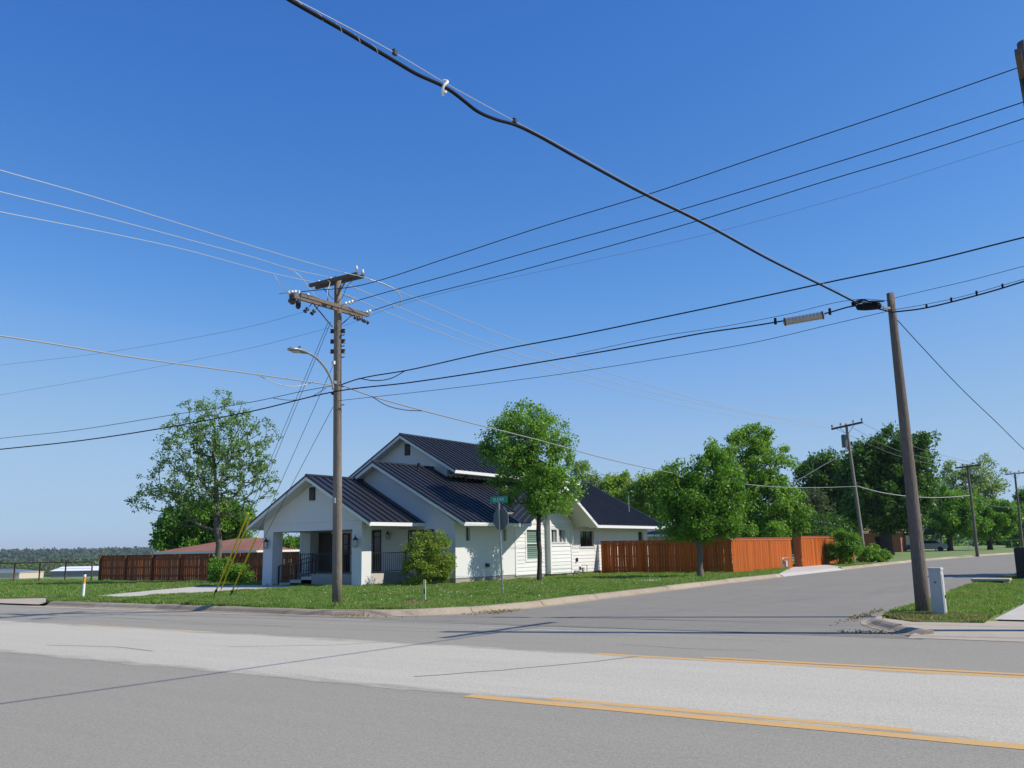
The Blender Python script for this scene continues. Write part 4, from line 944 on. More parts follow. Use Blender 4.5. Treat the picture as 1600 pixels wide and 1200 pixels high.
T('evergreen', 'yard_tree', 'dark green bushy tree behind the brown fence on the left', 230, 30000, 0.26, 0.3, 1.5, 'leaf_mid', bk='bark_dark', clr=0.62)
T('porch_bush', 'yard_tree', 'small tree seen through the open porch', 50, 5000, 0.16, 0.12, 1.0, 'leaf_mid', clr=0.5)
T('front_bush', 'shrub', 'rounded yellow-green shrub by the corner of the porch foundation', 170, 17000, 0.085, 0.05, 0.5, 'leaf_shrub', clr=0.26, cat='shrub', trunks=6)
T('left_bush', 'shrub', 'low dark green bush at the foot of the tall sparse tree', 90, 8000, 0.10, 0.04, 0.3, 'leaf_mid', clr=0.26, cat='shrub', trunks=5)
T('right_shrub', 'shrub', 'green shrub hiding the end of the sunlit orange fence', 110, 11000, 0.12, 0.05, 0.4, 'leaf_mid', clr=0.32, cat='shrub', trunks=5)
T('right_shrub2', 'shrub', 'smaller low shrub right of the big green shrub by the street', 60, 6000, 0.13, 0.04, 0.3, 'leaf_oak', clr=0.3, cat='shrub', trunks=5)

make_tree('shrub_row', 'dark hedge row glimpsed over the fence under the bright tree', (-19.5, 70), [(-2, 2.6, 3.0, 1.6), (1.5, 2.4, 3.0, 1.5), (-6, 2.6, 3.0, 1.6)], 160, 15000, .2, .08, .6, 'leaf_dark', clr=.7, cat='hedge', trunks=6)
# distant tree belts (uncountable) along the horizon
def belt(name, pts, nclump, nleaf, size, zc, rz, rx, lm, label):
    cs = []; rs = []
    P = [Vector((x, y, 0)) for x, y in pts]
    for _ in range(nclump):
        i = random.randrange(len(P) - 1); p = P[i].lerp(P[i + 1], random.random())
        h = zc + rz * (random.random() ** 0.7) * (0.75 + 0.35 * math.sin(p.x * .11 + p.y * .07) + .2 * math.sin(p.x * .37))
        gz = ground_z(p.x, p.y)
        cs.append((p.x + random.gauss(0, rx), p.y + random.gauss(0, rx), gz + h * random.random() ** .5)); rs.append(rx * .35 * (0.6 + random.random()))
    V, Fc = leaves(cs, rs, nleaf, size); V[:, 2] = np.maximum(V[:, 2], -40)
    me = np_mesh(name, V, Fc, M[lm], 4); o = bpy.data.objects.new(name, me); COL.objects.link(o); tag(o, label, 'trees', kind='stuff'); return o
belt('tree_belt', [(-120, 230), (-70, 240), (-30, 250), (0, 250), (30, 240), (80, 230)], 1500, 46000, 1.0, .5, 8.5, 5, 'leaf_mid', 'band of distant trees closing the end of the side street')
belt('tree_belt', [(-190, 170), (-120, 230)], 300, 9000, 1.1, 2.0, 6, 5, 'leaf_mid', 'distant trees behind the house')
belt('woods', [(-560, 240), (-520, 270), (-470, 290), (-430, 330), (-330, 330)], 1500, 42000, 1.2, 1.5, 4.0, 14, 'leaf_grey', 'brownish green woods beyond the metal sheds')
belt('woods', [(-700, 330), (-640, 380), (-560, 430), (-430, 480)], 1500, 34000, 1.8, 1.5, 5.0, 20, 'leaf_mid', 'darker woods in the valley behind the sheds')
# wooded far ridge: clumps on the hill
cs = []; rs = []
for _ in range(9000):
    a = math.radians(random.uniform(112, 164)); r = random.uniform(900, 3100) ; x = r * math.cos(a); y = r * math.sin(a)
    if y < 0.35 * -x: continue
    cs.append((x, y, ground_z(x, y) + random.uniform(1, 6))); rs.append(random.uniform(4, 9))
V, Fc = leaves(cs, rs, 80000, 6.0, aspect=.9)
me = np_mesh('ridge_woods', V, Fc, M['hill'], 4); o = bpy.data.objects.new('ridge_woods', me); COL.objects.link(o); tag(o, 'dark green woods covering the low far ridge on the left horizon', 'woods', kind='stuff')

# ---------------- grass ----------------
def in_poly(px_, py_, poly):
    x = px_; y = py_; ins = np.zeros(len(x), bool); n = len(poly)
    for i in range(n):
        x0, y0 = poly[i]; x1, y1 = poly[(i + 1) % n]
        if y0 == y1: continue
        c = ((y0 > y) != (y1 > y)) & (x < (x1 - x0) * (y - y0) / (y1 - y0) + x0); ins ^= c
    return ins
def grass(name, poly, box, n, hmin, hmax, mt, z, label, clump=0.5, holes=()):
    x = rng.uniform(box[0], box[1], n * 3); y = rng.uniform(box[2], box[3], n * 3)
    nz = np.sin(x * 1.7 + np.sin(y * 2.3) * 1.4) * np.sin(y * 1.9 + np.sin(x * 1.1) * 2) + 0.5 * np.sin(x * 5.1 + y * 2) * np.sin(y * 4.3 - x)
    keep = in_poly(x, y, poly) & (rng.random(len(x)) < 0.55 + clump * nz * .5)
    for h in holes: keep &= ~in_poly(x, y, h)
    x = x[keep][:n]; y = y[keep][:n]; nz = nz[keep][:n]; n = len(x)
    h = rng.uniform(hmin, hmax, n) * (1 + 0.45 * nz); t = rng.uniform(0, 2 * np.pi, n); w_ = h * rng.uniform(.10, .2, n) + 0.004
    lx = rng.normal(0, .45, n) * h; ly = rng.normal(0, .45, n) * h
    V = np.zeros((n, 3, 3)); V[:, 0] = np.stack([x - np.cos(t) * w_, y - np.sin(t) * w_, np.full(n, z - .005)], 1)
    V[:, 1] = np.stack([x + np.cos(t) * w_, y + np.sin(t) * w_, np.full(n, z - .005)], 1); V[:, 2] = np.stack([x + lx, y + ly, z + h], 1)
    me = np_mesh(name, V.reshape(-1, 3), np.arange(3 * n).reshape(n, 3), M[mt], 3)
    o = bpy.data.objects.new(name, me); COL.objects.link(o); tag(o, label, 'grass', kind='stuff'); return o
walk = [(-31.5, 19.4), (-29.6, 19.3), (-28.7, 23.0), (-28.5, 28), (-33.7, 28.3), (-34.7, 26.4), (-33.5, 23.6)]
hs = [(-32.3, 28.3), (-26.2, 28.3), (-26.2, 31.3), (-23.5, 31.3), (-23.5, 51), (-33, 51), (-33, 31)]
grass('grass', lawnL, (-31.5, -12.9, 16.6, 33), 230000, .035, .085, 'grassblade', LZ, 'short green lawn grass in front of the white house', holes=(walk, hs))
grass('grass', lawnL, (-23.4, -12.4, 33, 62), 80000, .04, .10, 'grassblade', LZ, 'lawn grass along the side wall and fence', holes=(hs, [(-15.9, 54.6), (-13.2, 43.5), (-12.6, 43.0), (-12.2, 54), (-15.3, 61.3)]))
grass('grass', lawnL, (-30.5, -13.3, 16.7, 17.7), 26000, .05, .13, 'grassblade', LZ, 'longer grass fringe hanging over the kerb', clump=1.0)
grass('grass', right_lawn, (-4.0, 1.5, 18.9, 42), 90000, .03, .075, 'grassblade', .075, 'grass of the right hand corner by the leaning pole')
grass('dry_grass', right_lawn, (-3.9, -1.9, 18.9, 20.6), 5000, .03, .07, 'drygrass', .077, 'dry grass at the edge of the right corner', clump=1.0)
grass('grass', [(-70, 17.5), (-36.2, 17.5), (-33.4, 19.3), (-31.6, 19.2), (-31.9, 31.2), (-49, 31), (-70, 31)], (-70, -31.5, 17.5, 31), 120000, .04, .11, 'grassblade', LZ, 'grass of the left field beside the driveway apron', holes=(walk,))
grass('dry_grass', lawnL, (-30, -13, 16.75, 17.2), 5000, .03, .08, 'drygrass', LZ, 'dry grass along the kerb', clump=1.0)
# leaf litter in the gutter
pp = []
for (cx, cy, sx, sy, n_, z) in ((-13.0, 19.0, .35, .8, 500, .02), (-3.6, 17.0, .5, .25, 160, .02), (-15.5, 16.5, 1.2, .12, 300, .05), (-4.5, 20.8, .12, 1.6, 320, .02), (-16.6, 20.3, .35, .3, 500, .15)):
    for _ in range(n_): pp.append((cx + random.gauss(0, sx * .6), cy + random.gauss(0, sy * .6), z + random.random() * .02))
V, Fc = leaves(pp, [.02] * len(pp), len(pp), .04)
me = np_mesh('leaf_litter', V, Fc, M['drygrass'], 4); o = bpy.data.objects.new('leaf_litter', me); COL.objects.link(o); tag(o, 'brown leaf litter gathered along the kerbs', 'litter', kind='stuff')
# white clover heads
x = rng.uniform(-24, -14, 80); y = rng.uniform(20, 36, 80); b = MB()
for a, c in zip(x, y):
    if in_poly(np.array([a]), np.array([c]), lawnL)[0] and not in_poly(np.array([a]), np.array([c]), hs)[0]: b.lathe((a, c, LZ + .05), [(.006, 0), (.02, .015), (.006, .03)], 5)
b.build('clover_flowers', M['paper'], kind='stuff', label='tiny white clover heads dotted in the lawn', cat='flowers')

# ---------------- utility poles ----------------
def insulator(parent, p, s=0.8, mt='porcelain', name='insulator'):
    MB().lathe(p, [(.012, 0), (.012, .06 * s), (.055 * s, .07 * s), (.06 * s, .10 * s), (.035 * s, .115 * s), (.05 * s, .13 * s), (.045 * s, .17 * s), (.02 * s, .20 * s)], 8).build(name, M[mt], parent, smooth=True)
def wood_pole(name, base, top, r0, r1, mt, label, cat='utility pole'):
    root = thing(name, base, label, cat); base = Vector(base); top = Vector(top)
    P = [base.lerp(top, t) + Vector((.015 * math.sin(4 * t), .01 * math.cos(5 * t), -.3 if t == 0 else 0)) for t in [i / 10 for i in range(11)]]
    MB().tube(P, [r0 + (r1 - r0) * i / 10 for i in range(11)], 16).build('post', M[mt], root, smooth=True); return root, (lambda z: base.lerp(top, (z - base.z) / (top.z - base.z)))
LPr, LPp = wood_pole('utility_pole', (-18.16, 18.62, .1), (-16.86, 17.12, 9.10), .142, .095, 'pole', 'tall weathered wooden utility pole with double crossarms and a street light')
for sy in (-.125, .125):
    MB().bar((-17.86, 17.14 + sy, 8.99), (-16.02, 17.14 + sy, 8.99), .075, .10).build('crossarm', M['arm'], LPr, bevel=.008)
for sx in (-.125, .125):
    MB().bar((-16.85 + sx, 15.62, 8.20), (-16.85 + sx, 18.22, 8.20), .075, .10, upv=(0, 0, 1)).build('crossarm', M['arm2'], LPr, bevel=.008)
for a, c in (((-17.42, 16.98, 8.95), (-16.91, 17.00, 8.42)), ((-16.35, 16.98, 8.95), (-16.82, 17.00, 8.42)), ((-17.02, 16.40, 8.15), (-16.96, 17.05, 7.65)), ((-17.02, 17.83, 8.15), (-16.96, 17.23, 7.65))):
    MB().bar(a, c, .04, .012).build('brace', M['arm'], LPr)
for x, y in ((-17.79, 17.31), (-17.33, 17.31), (-16.12, 17.31), (-16.03, 16.97)): insulator(LPr, (x, y, 9.05))
for y in (15.85, 16.17): insulator(LPr, (-17.02, y, 8.26))
def strain(parent, p, d, n=3, mt='porcelain'):
    d = Vector(d).normalized(); p = Vector(p); b = MB()
    for k in range(n): b.lathe(p + d * (.06 + .11 * k), [(.015, 0), (.055, .02), (.06, .045), (.015, .06)], 8, axis=d)
    b.build('insulator', M[mt], parent, smooth=True)
for key in ('ra', 'rb', 'rc'):
    p0, p1 = Vector(WP[key][0]), Vector(WP[key][1]); dd = (p1 - p0).normalized(); n0 = p0 - dd * .42
    strain(LPr, n0, dd); MB().tube([n0 - dd * (.25 if key == 'ra' else .1), n0 + dd * .46], .012, 5).build('strain_link', M['steel'], LPr)
for y in (15.75, 17.46): strain(LPr, (-17.05, y, 8.16), (-1, 0, -.06), 2, 'brown_porcelain')
MB().lathe((-17.09, 15.69, 8.02), [(.05, 0), (.09, .05), (.09, .25), (.04, .3)], 10).build('fuse_cutout', M['brown_porcelain'], LPr)
MB().lathe((-17.19, 15.99, 7.98), [(.04, 0), (.07, .05), (.07, .2), (.03, .25)], 10).build('fuse_cutout', M['iron'], LPr)
for z in (7.62, 7.34, 7.07):
    p = LPp(z)
    for s in (-1, 1):
        q = p + SIDE * s * .17; MB().lathe(q - Vector((0, 0, .05)), [(.045, 0), (.03, .03), (.03, .07), (.045, .1)], 8).bar(p, q + SIDE * s * .03, .03, .12).build('spool_insulator', M['brown_porcelain'], LPr)
MB().box((-16.91, 16.98, 6.59), (-16.82, 17.04, 6.68)).build('pole_tag', M['porcelain'], LPr)
MB().box((-16.85, 17.03, 2.85), (-16.74, 17.07, 2.99)).build('pole_tag', M['steel'], LPr)
for y, z in ((17.75, 8.03), (17.95, 8.0), (17.55, 8.02), (16.2, 8.05), (16.45, 8.04)):     # dark dead-end bells and hangers under the lower arm
    strain(LPr, (-16.7 if y > 17 else -17.0, y, z), (.55 if y > 17 else -.6, .1, -.3), 2, 'brown_porcelain')
    MB().tube([(-16.85, y, 8.14), (-16.7 if y > 17 else -17.0, y, z)], .012, 5).build('hanger', M['iron'], LPr)
for p_, q_ in (((-16.4, 17.2, 8.9), (-16.75, 17.0, 8.3)), ((-17.3, 17.2, 8.9), (-16.95, 16.8, 8.3)), ((-16.9, 17.0, 8.92), (-16.7, 16.9, 8.3))):
    a_, b_ = Vector(p_), Vector(q_); MB().tube(smooth_pts([a_, a_.lerp(b_, .35) + Vector((.1, -.08, .05)), a_.lerp(b_, .7) + Vector((.06, -.05, -.06)), b_], 4), .008, 5).build('tap_wire', M['wire_dark'], LPr)
for z in (7.5, 7.2, 6.9, 6.1, 5.6):
    p = LPp(z); MB().tube([p + SIDE * .1, p + SIDE * .19 + Vector((0, 0, .02))], .015, 5).build('bolt', M['iron'], LPr)
MB().tube([LPp(z_) + SIDE * .11 + DEEP * -.06 for z_ in (8.0, 6.5, 5.0, 3.5, 2.0, .3)], .008, 5).build('ground_wire', M['iron'], LPr)
# street light
a0 = Vector((-16.86, 17.02, 5.90)); arm = smooth_pts([a0, (-16.87, 16.96, 6.13), (-16.85, 16.71, 6.42), (-16.84, 16.35, 6.65), (-16.82, 16.03, 6.73), (-16.82, 15.89, 6.73)], 5)
sl_r = thing('street_light', tuple(a0), 'grey cobra head street light on a curved arm bracketed to the left pole', 'street light')
MB().tube(arm, .033, 8).build('arm', M['steel'], sl_r, smooth=True)
hb = MB(); secs = [(16.0, .05, .05), (15.91, .09, .07), (15.71, .15, .08), (15.52, .16, .07), (15.41, .12, .05), (15.36, .05, .03)]; i0 = 0
for y, rw, rh in secs:
    for j in range(12):
        t = 2 * math.pi * j / 12; hb.v.append((-16.82 + rw * math.cos(t), y, 6.72 + (rh if math.sin(t) > 0 else rh * .45) * math.sin(t)))
for k in range(5):
    for j in range(12): hb.f.append((k * 12 + j, k * 12 + (j + 1) % 12, (k + 1) * 12 + (j + 1) % 12, (k + 1) * 12 + j))
hb.f.append(tuple(range(11, -1, -1))); hb.f.append(tuple(range(60, 72)))
hb.build('lamp_head', M['steel'], sl_r, smooth=True)
MB().lathe((-16.82, 15.60, 6.67), [(.12, 0.02), (.10, -.005), (.05, -.015)], 12).build('lamp_lens', M['frost'], sl_r, smooth=True)
MB().lathe((-16.82, 15.73, 6.79), [(.03, 0), (.03, .06)], 8).build('photocell', M['iron'], sl_r)
MB().box((-16.92, 17.00, 6.06), (-16.81, 17.09, 6.13)).build('bracket', M['steel'], sl_r); MB().box((-16.92, 17.00, 5.76), (-16.81, 17.09, 5.81)).build('bracket', M['iron'], sl_r)

RPr, RPp = wood_pole('utility_pole', (-3.34, 20.98, .06), (-3.34, 20.90, 7.12), .155, .082, 'pole_dark', 'dark wooden telephone pole without crossarms on the right corner beside the pale cabinet')
MB().bar((-3.3, 20.9, 6.74), (-3.5, 20.72, 6.78), .05, .05).build('bracket', M['steel'], RPr)
# black splice coil on the cable by the right pole
cx, cy, cz = -3.78, 20.62, 6.82
sp = thing('splice_closure', (cx, cy, cz - .1), 'black cable splice bundle hanging beside the right pole top', 'splice case')
ax = Vector((-.98, -.16, .06)); P0 = Vector((cx, cy, cz))
MB().lathe(P0 - ax * .27, [(.03, 0), (.075, .04), (.085, .2), (.085, .36), (.07, .5), (.03, .54)], 10, axis=ax).build('casing', M['black'], sp, smooth=True)
for k in range(5):
    MB().tube(smooth_pts([P0 - ax * .33 + Vector((0, 0, .1)), P0 - ax * .1 + Vector((0, -.03 * k, .12 - .012 * k)), P0 + ax * .15 + Vector((0, .02 * k, .11 + .02 * k)), P0 + ax * .36 + Vector((0, 0, .03 + .02 * k))], 4), .014, 6).build('cable_loop', M['black'], sp, smooth=True)
MB().tube([P0 + Vector((.05, -.02, .09)), P0 + Vector((-.12, -.02, .12))], .03, 6).build('clamp', M['steel'], sp)
# aluminium splice tube
a = Vector(WP['black_low'][13]); c = Vector(WP['black_low'][14]); d = (c - a)
tb = thing('splice_tube', tuple((a + c) / 2 - Vector((0, 0, .1))), 'ribbed silver splice case clamped on the black cable left of the right pole', 'splice case')
a2 = a + d * .02 + Vector((0, 0, -.03)); ln = d.length * .96; dn = d.normalized()
pr = [(.02, 0), (.085, .02)]
for k in range(10): pr += [(.085, .06 + (ln - .14) * k / 10), (.088, .07 + (ln - .14) * k / 10), (.088, .09 + (ln - .14) * k / 10), (.085, .10 + (ln - .14) * k / 10)]
pr += [(.085, ln - .03), (.02, ln)]
MB().lathe(a2, pr, 14, axis=dn).build('casing', M['alu'], tb)
for t in (.03, .93): MB().lathe(a2 + dn * ln * t, [(.096, 0), (.096, .03)], 14, axis=dn).build('end_ring', M['iron'], tb)
for t in (-.18, 1.12): q = a2 + dn * ln * t; MB().box((q.x - .025, q.y - .025, q.z - .02), (q.x + .025, q.y + .025, q.z + .13)).build('clamp', M['black'], tb)
def small_pole(name, base, top, arm_c, arm_d, L, label, mt='pole_grey', r=(.15, .1), trans=False):
    root, f = wood_pole(name, base, top, r[0], r[1], mt, label); ac = Vector(arm_c); ad = Vector(arm_d).normalized()
    MB().bar(ac - ad * L / 2, ac + ad * L / 2, .12, .15).build('crossarm', M['arm'], root)
    for s in (-1, 1): MB().bar(ac + ad * s * L * .25, ac + Vector((0, 0, -.7)), .05, .03).build('brace', M['arm'], root)
    for s in (-.47, -.2, .2, .47): insulator(root, ac + ad * L * s + Vector((0, 0, .07)), 1.3, 'brown_porcelain')
    return root, f
tp, tf = small_pole('utility_pole', (-15.0, 71.04, .1), (-15.45, 70.95, 10.55), (-15.4, 70.9, 10.38), (2.1, .4, .35), 2.35, 'leaning grey utility pole with a transformer in front of the dark oaks', trans=True)
q = tf(9.2) - SIDE * .32
MB().lathe(q - Vector((0, 0, .5)), [(.2, 0), (.22, .05), (.22, .9), (.19, .98), (.05, 1.02)], 12).build('transformer', M['sign_back'], tp)
MB().bar(tf(9.0), tf(9.0) + SIDE * .28, .04, .3).build('cutout', M['iron'], tp)
small_pole('utility_pole', (-9.58, 91.7, .1), (-9.56, 91.7, 8.4), (-9.55, 91.65, 8.2), (1, .1, .08), 2.1, 'dark far utility pole with a T crossarm among the low park trees', 'pole_dark', (.14, .1))
p4, _ = small_pole('utility_pole', (-8.06, 125, .1), (-7.92, 125, 9.55), (-7.9, 125, 9.4), (1, .1, .05), 2.2, 'last utility pole at the right edge of the photo', 'pole_dark', (.15, .11))
npr, nf = wood_pole('utility_pole', (-0.05, 18.3, .06), (-0.12, 18.3, 10.9), .17, .13, 'pole_dark', 'pole just outside the right edge carrying the dark power wires')
MB().bar((-0.24, 17.0, 10.1), (-0.24, 20.6, 9.9), .1, .12).build('crossarm', M['arm'], npr)
MB().lathe((-0.2, 17.95, 9.75), [(.05, 0), (.075, .1), (.075, .35), (.03, .45)], 8).build('fuse_cutout', M['iron'], npr)

# ---------------- wires ----------------
def wire(key, rad, mt, name, label, cat='cable', grp=None, ext0=0, ext1=0, n=5, per=6):
    P = [Vector(p) for p in WP[key]]
    if ext0: P.insert(0, P[0] + (P[0] - P[1]).normalized() * ext0 + Vector((0, 0, .0)))
    if ext1: P.append(P[-1] + (P[-1] - P[-2]).normalized() * ext1)
    return MB().tube(smooth_pts(P, per), rad, n).build(name, M[mt], None, smooth=True, label=label, cat=cat, group=grp)
mg = WP['messenger']
cb = thing('overhead_cable', mg[9], 'thick black cable with a bright strand crossing the sky from top left to right pole', 'cable')
P = [Vector(p) for p in WP['bundle']]; P.insert(0, P[0] + Vector((-.9, -9, -.1)))
MB().tube(smooth_pts(P, 6), .0175, 8).build('black_sheath', M['black'], cb, smooth=True)
P = [Vector(p) for p in mg]; P.insert(0, P[0] + Vector((-.9, -9, -.1)))
MB().tube(smooth_pts(P, 6), 0.0036, 6).build('strand', M['wire'], cb, smooth=True)
for t in (Vector(WP['messenger'][2]), Vector(WP['messenger'][4])):
    MB().box(t - Vector((.015, .02, .02)), t + Vector((.015, .02, .03))).build('clamp', M['iron'], cb)
bs = smooth_pts(WP['bundle'], 6)
for k in range(0, 6):
    p = Vector(WP['bundle'][0]).lerp(Vector(WP['bundle'][3]), k / 5 * .9); 
    MB().tube([p + Vector((-.005, -.03, .03)), p + Vector((.022, 0, 0)), p + Vector((.01, .03, -.022))], .004, 4).build('lashing', M['wire'], cb)
rg = WP['messenger'][3]
b = MB().tube(smooth_pts([(rg[0] - .03, rg[1] + .02, rg[2] + .04), (rg[0] + .04, rg[1] - .01, rg[2] - .01), (rg[0] + .02, rg[1] - .05, rg[2] - .07), (rg[0] - .01, rg[1] - .02, rg[2] - .14)], 4), .014, 6)
b.tube([(rg[0] - .03, rg[1], rg[2] - .09), (rg[0] + .03, rg[1] - .02, rg[2] - .11)], .013, 6)
b.build('rag', M['paper'], None, label='white rag knotted round the thick overhead cable', cat='rag')
wire('black_low', .017, 'black', 'black_cable', 'straight black cable passing in front of the left pole and holding the silver splice case', ext0=25)
wire('strand_low', .006, 'black', 'support_strand', 'thin strand just above the black cable left of the right pole')
wire('black_right', .017, 'black', 'black_cable', 'black cable leaving the right pole towards the right edge', ext1=12)
wire('strand_right', .006, 'black', 'support_strand', 'thin strand above the black cable at the right edge', ext1=12)
for k in range(5):
    p = Vector(WP['black_right'][1]).lerp(Vector(WP['black_right'][4]), k / 4 + .05); MB().box(p - Vector((.02, .02, .01)), p + Vector((.02, .02, .07))).build('cable_clip', M['black'], None, label='%s black clip, counted from the right pole, tying cable to strand' % ('first', 'second', 'third', 'fourth', 'fifth')[k], cat='clip', group='clips on the right cable')
wire('thin_left', .009, 'wire_dark', 'thin_cable', 'thin dark cable from the left pole down to the left edge above the tree', ext0=25)
wire('up_right', .016, 'black', 'black_cable', 'black cable rising from the left pole to the right edge of the photo', ext1=10)
wire('thin_mid', .007, 'wire_dark', 'thin_cable', 'thin dark cable hanging between the left pole and the right pole below the black ones')
wire('thin_top', .006, 'wire_dark', 'thin_cable', 'thin wire from the tip of the right pole to the right edge', ext1=10)
wire('bright_cable', .019, 'cable_grey', 'grey_cable', 'pale grey cable sagging over the house roof to the leaning transformer pole')
wire('bright_far', .03, 'wire', 'grey_cable', 'pale grey cable between the leaning pole and the far pole')
wire('left_cable', .017, 'cable_grey', 'grey_cable', 'pale grey cable from the left pole to the left edge below the power wires', ext0=20)
for k, s in (('pwa', 'topmost'), ('pwb', 'middle'), ('pwc', 'lowest')):
    wire(k, .008, 'wire', 'power_wire', '%s of the three bright power wires running off to the upper left' % s, 'wire', 'bright wires to the upper left', ext0=14)
for k, s in (('fda', 'topmost'), ('fdb', 'middle'), ('fdc', 'lowest')):
    wire(k, .011, 'wire', 'power_wire', '%s of the three thin bright wires sagging to the leaning pole' % s, 'wire', 'bright wires to the leaning pole')
for k, s in (('ra', 'topmost'), ('rb', 'second'), ('rc', 'third')):
    wire(k, .011, 'wire_dark', 'power_wire', '%s dark power wire rising to the upper right edge' % s, 'wire', 'dark wires to the upper right', ext1=0 if k == 'ra' else 6)
wire('rd', .004, 'wire_thin', 'power_wire', 'faint lowest wire rising to the upper right edge', 'wire', ext1=6)
wire('la', .0045, 'wire_thin', 'power_wire', 'upper faint dark wire running left from the crossarm', 'wire', ext0=20)
wire('lb', .0045, 'wire_thin', 'power_wire', 'lower faint dark wire running left from the pole', 'wire', ext0=20)
for k, s, g_ in (('g1', 'leftmost guy wire with long yellow guard', 4.1), ('g2', 'second guy wire with yellow guard close beside the first', 3.9), ('g3', 'right guy wire with the shorter yellow guard', 3.3), ('g4', 'lower bare guy wire down to the right anchor', 0)):
    a, c = Vector(WP[k][0]), Vector(WP[k][1]); c.z = .1
    gr = thing('guy_wire', tuple(c), '%s in the lawn' % s, 'guy wire')
    MB().tube([a, c], .007, 5).build('strand', M['wire_dark'], gr)
    d = (a - c).normalized()
    if g_: MB().tube([c + d * .45, c + d * g_], .028 if k != 'g2' else .022, 8).build('guard', M['guard'], gr)
    if k in ('g1', 'g3'): MB().tube([c - d * .1, c + d * .5], .018, 6).lathe(c + d * .3, [(.03, 0), (.05, .05), (.03, .12)], 8, axis=d).build('anchor_rod', M['iron'], gr)
wire('rpdrop', .010, 'black', 'drop_cable', 'black drop cable slanting down from the right pole to the right edge', ext1=4)
wire('tdrop', .03, 'wire', 'drop_cable', 'pale drop cable from the leaning pole down into the bright tree')
for k, s in (('ta', 'left'), ('tb', 'middle'), ('tc', 'right')): wire(k, .014, 'wire_thin', 'power_wire', '%s wire between the crossarms of the leaning pole and the next pole' % s, 'wire')
for k, s in (('pa', 'upper left'), ('pb', 'upper right'), ('pc', 'lower')): wire(k, .02, 'wire_thin', 'power_wire', '%s wire between the two far poles' % s, 'wire')
# jumper loops at the left pole
def loop(pts, r, mt, label): MB().tube(smooth_pts(pts, 6), r, 6).build('jumper_wire', M[mt], None, smooth=True, label=label, cat='wire')
loop([(-17.81, 15.66, 8.97), (-17.65, 15.71, 8.72), (-17.32, 15.75, 8.44), (-17.05, 15.80, 8.35)], .008, 'wire', 'bright jumper looping down from the lowest left wire')
loop([(-17.35, 15.71, 9.05), (-17.19, 15.89, 8.95), (-17.09, 16.26, 8.62), (-17.02, 16.54, 8.30)], .010, 'wire', 'bright jumper from the middle wire to the lower crossarm')
loop([(-17.09, 16.96, 8.99), (-16.96, 16.91, 8.90), (-16.86, 16.72, 8.53), (-16.82, 16.72, 8.30)], .010, 'wire', 'short bright jumper beside the pole top')
loop([(-16.03, 17.46, 8.95), (-15.89, 18.02, 8.90), (-15.80, 18.48, 8.72), (-15.85, 18.57, 8.44), (-15.99, 18.39, 8.33)], .014, 'wire', 'large bright jumper loop right of the pole top')
loop([(-16.68, 17.19, 8.53), (-16.45, 17.19, 8.44), (-16.08, 17.00, 8.25), (-15.89, 16.86, 8.18)], .010, 'wire', 'bright jumper to the middle dark wire')
loop([(-15.99, 17.09, 6.11), (-15.52, 17.14, 6.00), (-14.97, 17.19, 6.00), (-14.51, 17.22, 6.15)], .012, 'black', 'black slack loop under the rising black cable')
loop([(-16.72, 18.39, 5.87), (-16.71, 19.03, 5.69), (-16.68, 19.77, 5.65), (-16.63, 20.51, 5.70)], .012, 'wire_dark', 'slack loop under the pale cable right of the pole')
loop([(-16.85, 16.17, 5.94), (-16.87, 15.62, 5.78), (-16.89, 15.06, 5.78), (-16.91, 14.41, 5.92)], .010, 'wire', 'slack loop under the pale cable left of the pole')
loop([(-19.03, 16.86, 5.87), (-18.39, 16.96, 5.76), (-17.74, 17.05, 5.80), (-17.19, 17.09, 5.99)], .008, 'wire_dark', 'dark slack loop left of the pole')

# ---------------- small things ----------------
sg = thing('street_sign', (-15.95, 23.7, .1), 'back of a stop sign with a green street name blade on a thin grey post', 'sign')
pb_ = Vector((-15.95, 23.7, .0)); pt = Vector((-16.03, 23.68, 3.12))
MB().bar(pb_, pt, .05, .03).build('post', M['steel'], sg)
SA = math.radians(-15)
def octa(cx, y, cz, r): return [(cx + r * math.cos(math.pi / 8 + k * math.pi / 4) * math.cos(SA), y + r * math.cos(math.pi / 8 + k * math.pi / 4) * math.sin(SA), cz + r * math.sin(math.pi / 8 + k * math.pi / 4)) for k in range(8)]
o = MB().prism(octa(-16.01, 23.75, 2.53, .385), (0, -.004, 0)).build('stop_plate', M['sign_back'], sg)
MB().prism(octa(-16.01, 23.757, 2.53, .385), (0, -.005, 0)).build('plate_edge', M['trim'], sg)
MB().prism(octa(-16.01, 23.765, 2.53, .375), (0, -.006, 0)).build('stop_face', M['sign_red'], sg)
def lettering(txt, loc, rotz, size, mt, parent, align='CENTER'):
    cu = bpy.data.curves.new('lettering', 'FONT'); cu.body = txt; cu.size = size; cu.extrude = .001; cu.align_x = align; cu.align_y = 'CENTER'
    t = bpy.data.objects.new('lettering', cu); COL.objects.link(t); bpy.context.view_layer.update()
    me = bpy.data.meshes.new_from_object(t); bpy.data.objects.remove(t); me.materials.clear(); me.materials.append(M[mt])
    o = bpy.data.objects.new('lettering', me); COL.objects.link(o); o.parent = parent; o.location = Vector(loc) - WL[parent]; o.rotation_euler = (math.pi / 2, 0, rotz); WL[o] = Vector(loc)
lettering('STOP', (-16.01, 23.775, 2.53), math.pi + SA, .26, 'trim', sg)
MB().box((-16.36, 23.675, 3.02), (-15.7, 23.683, 3.24)).build('name_blade', M['sign_green'], sg)
lettering('ELDER', (-16.03, 23.672, 3.13), 0, .15, 'trim', sg)
MB().box((-16.045, 23.66, 2.98), (-16.0, 23.70, 3.05)).build('bracket', M['steel'], sg)

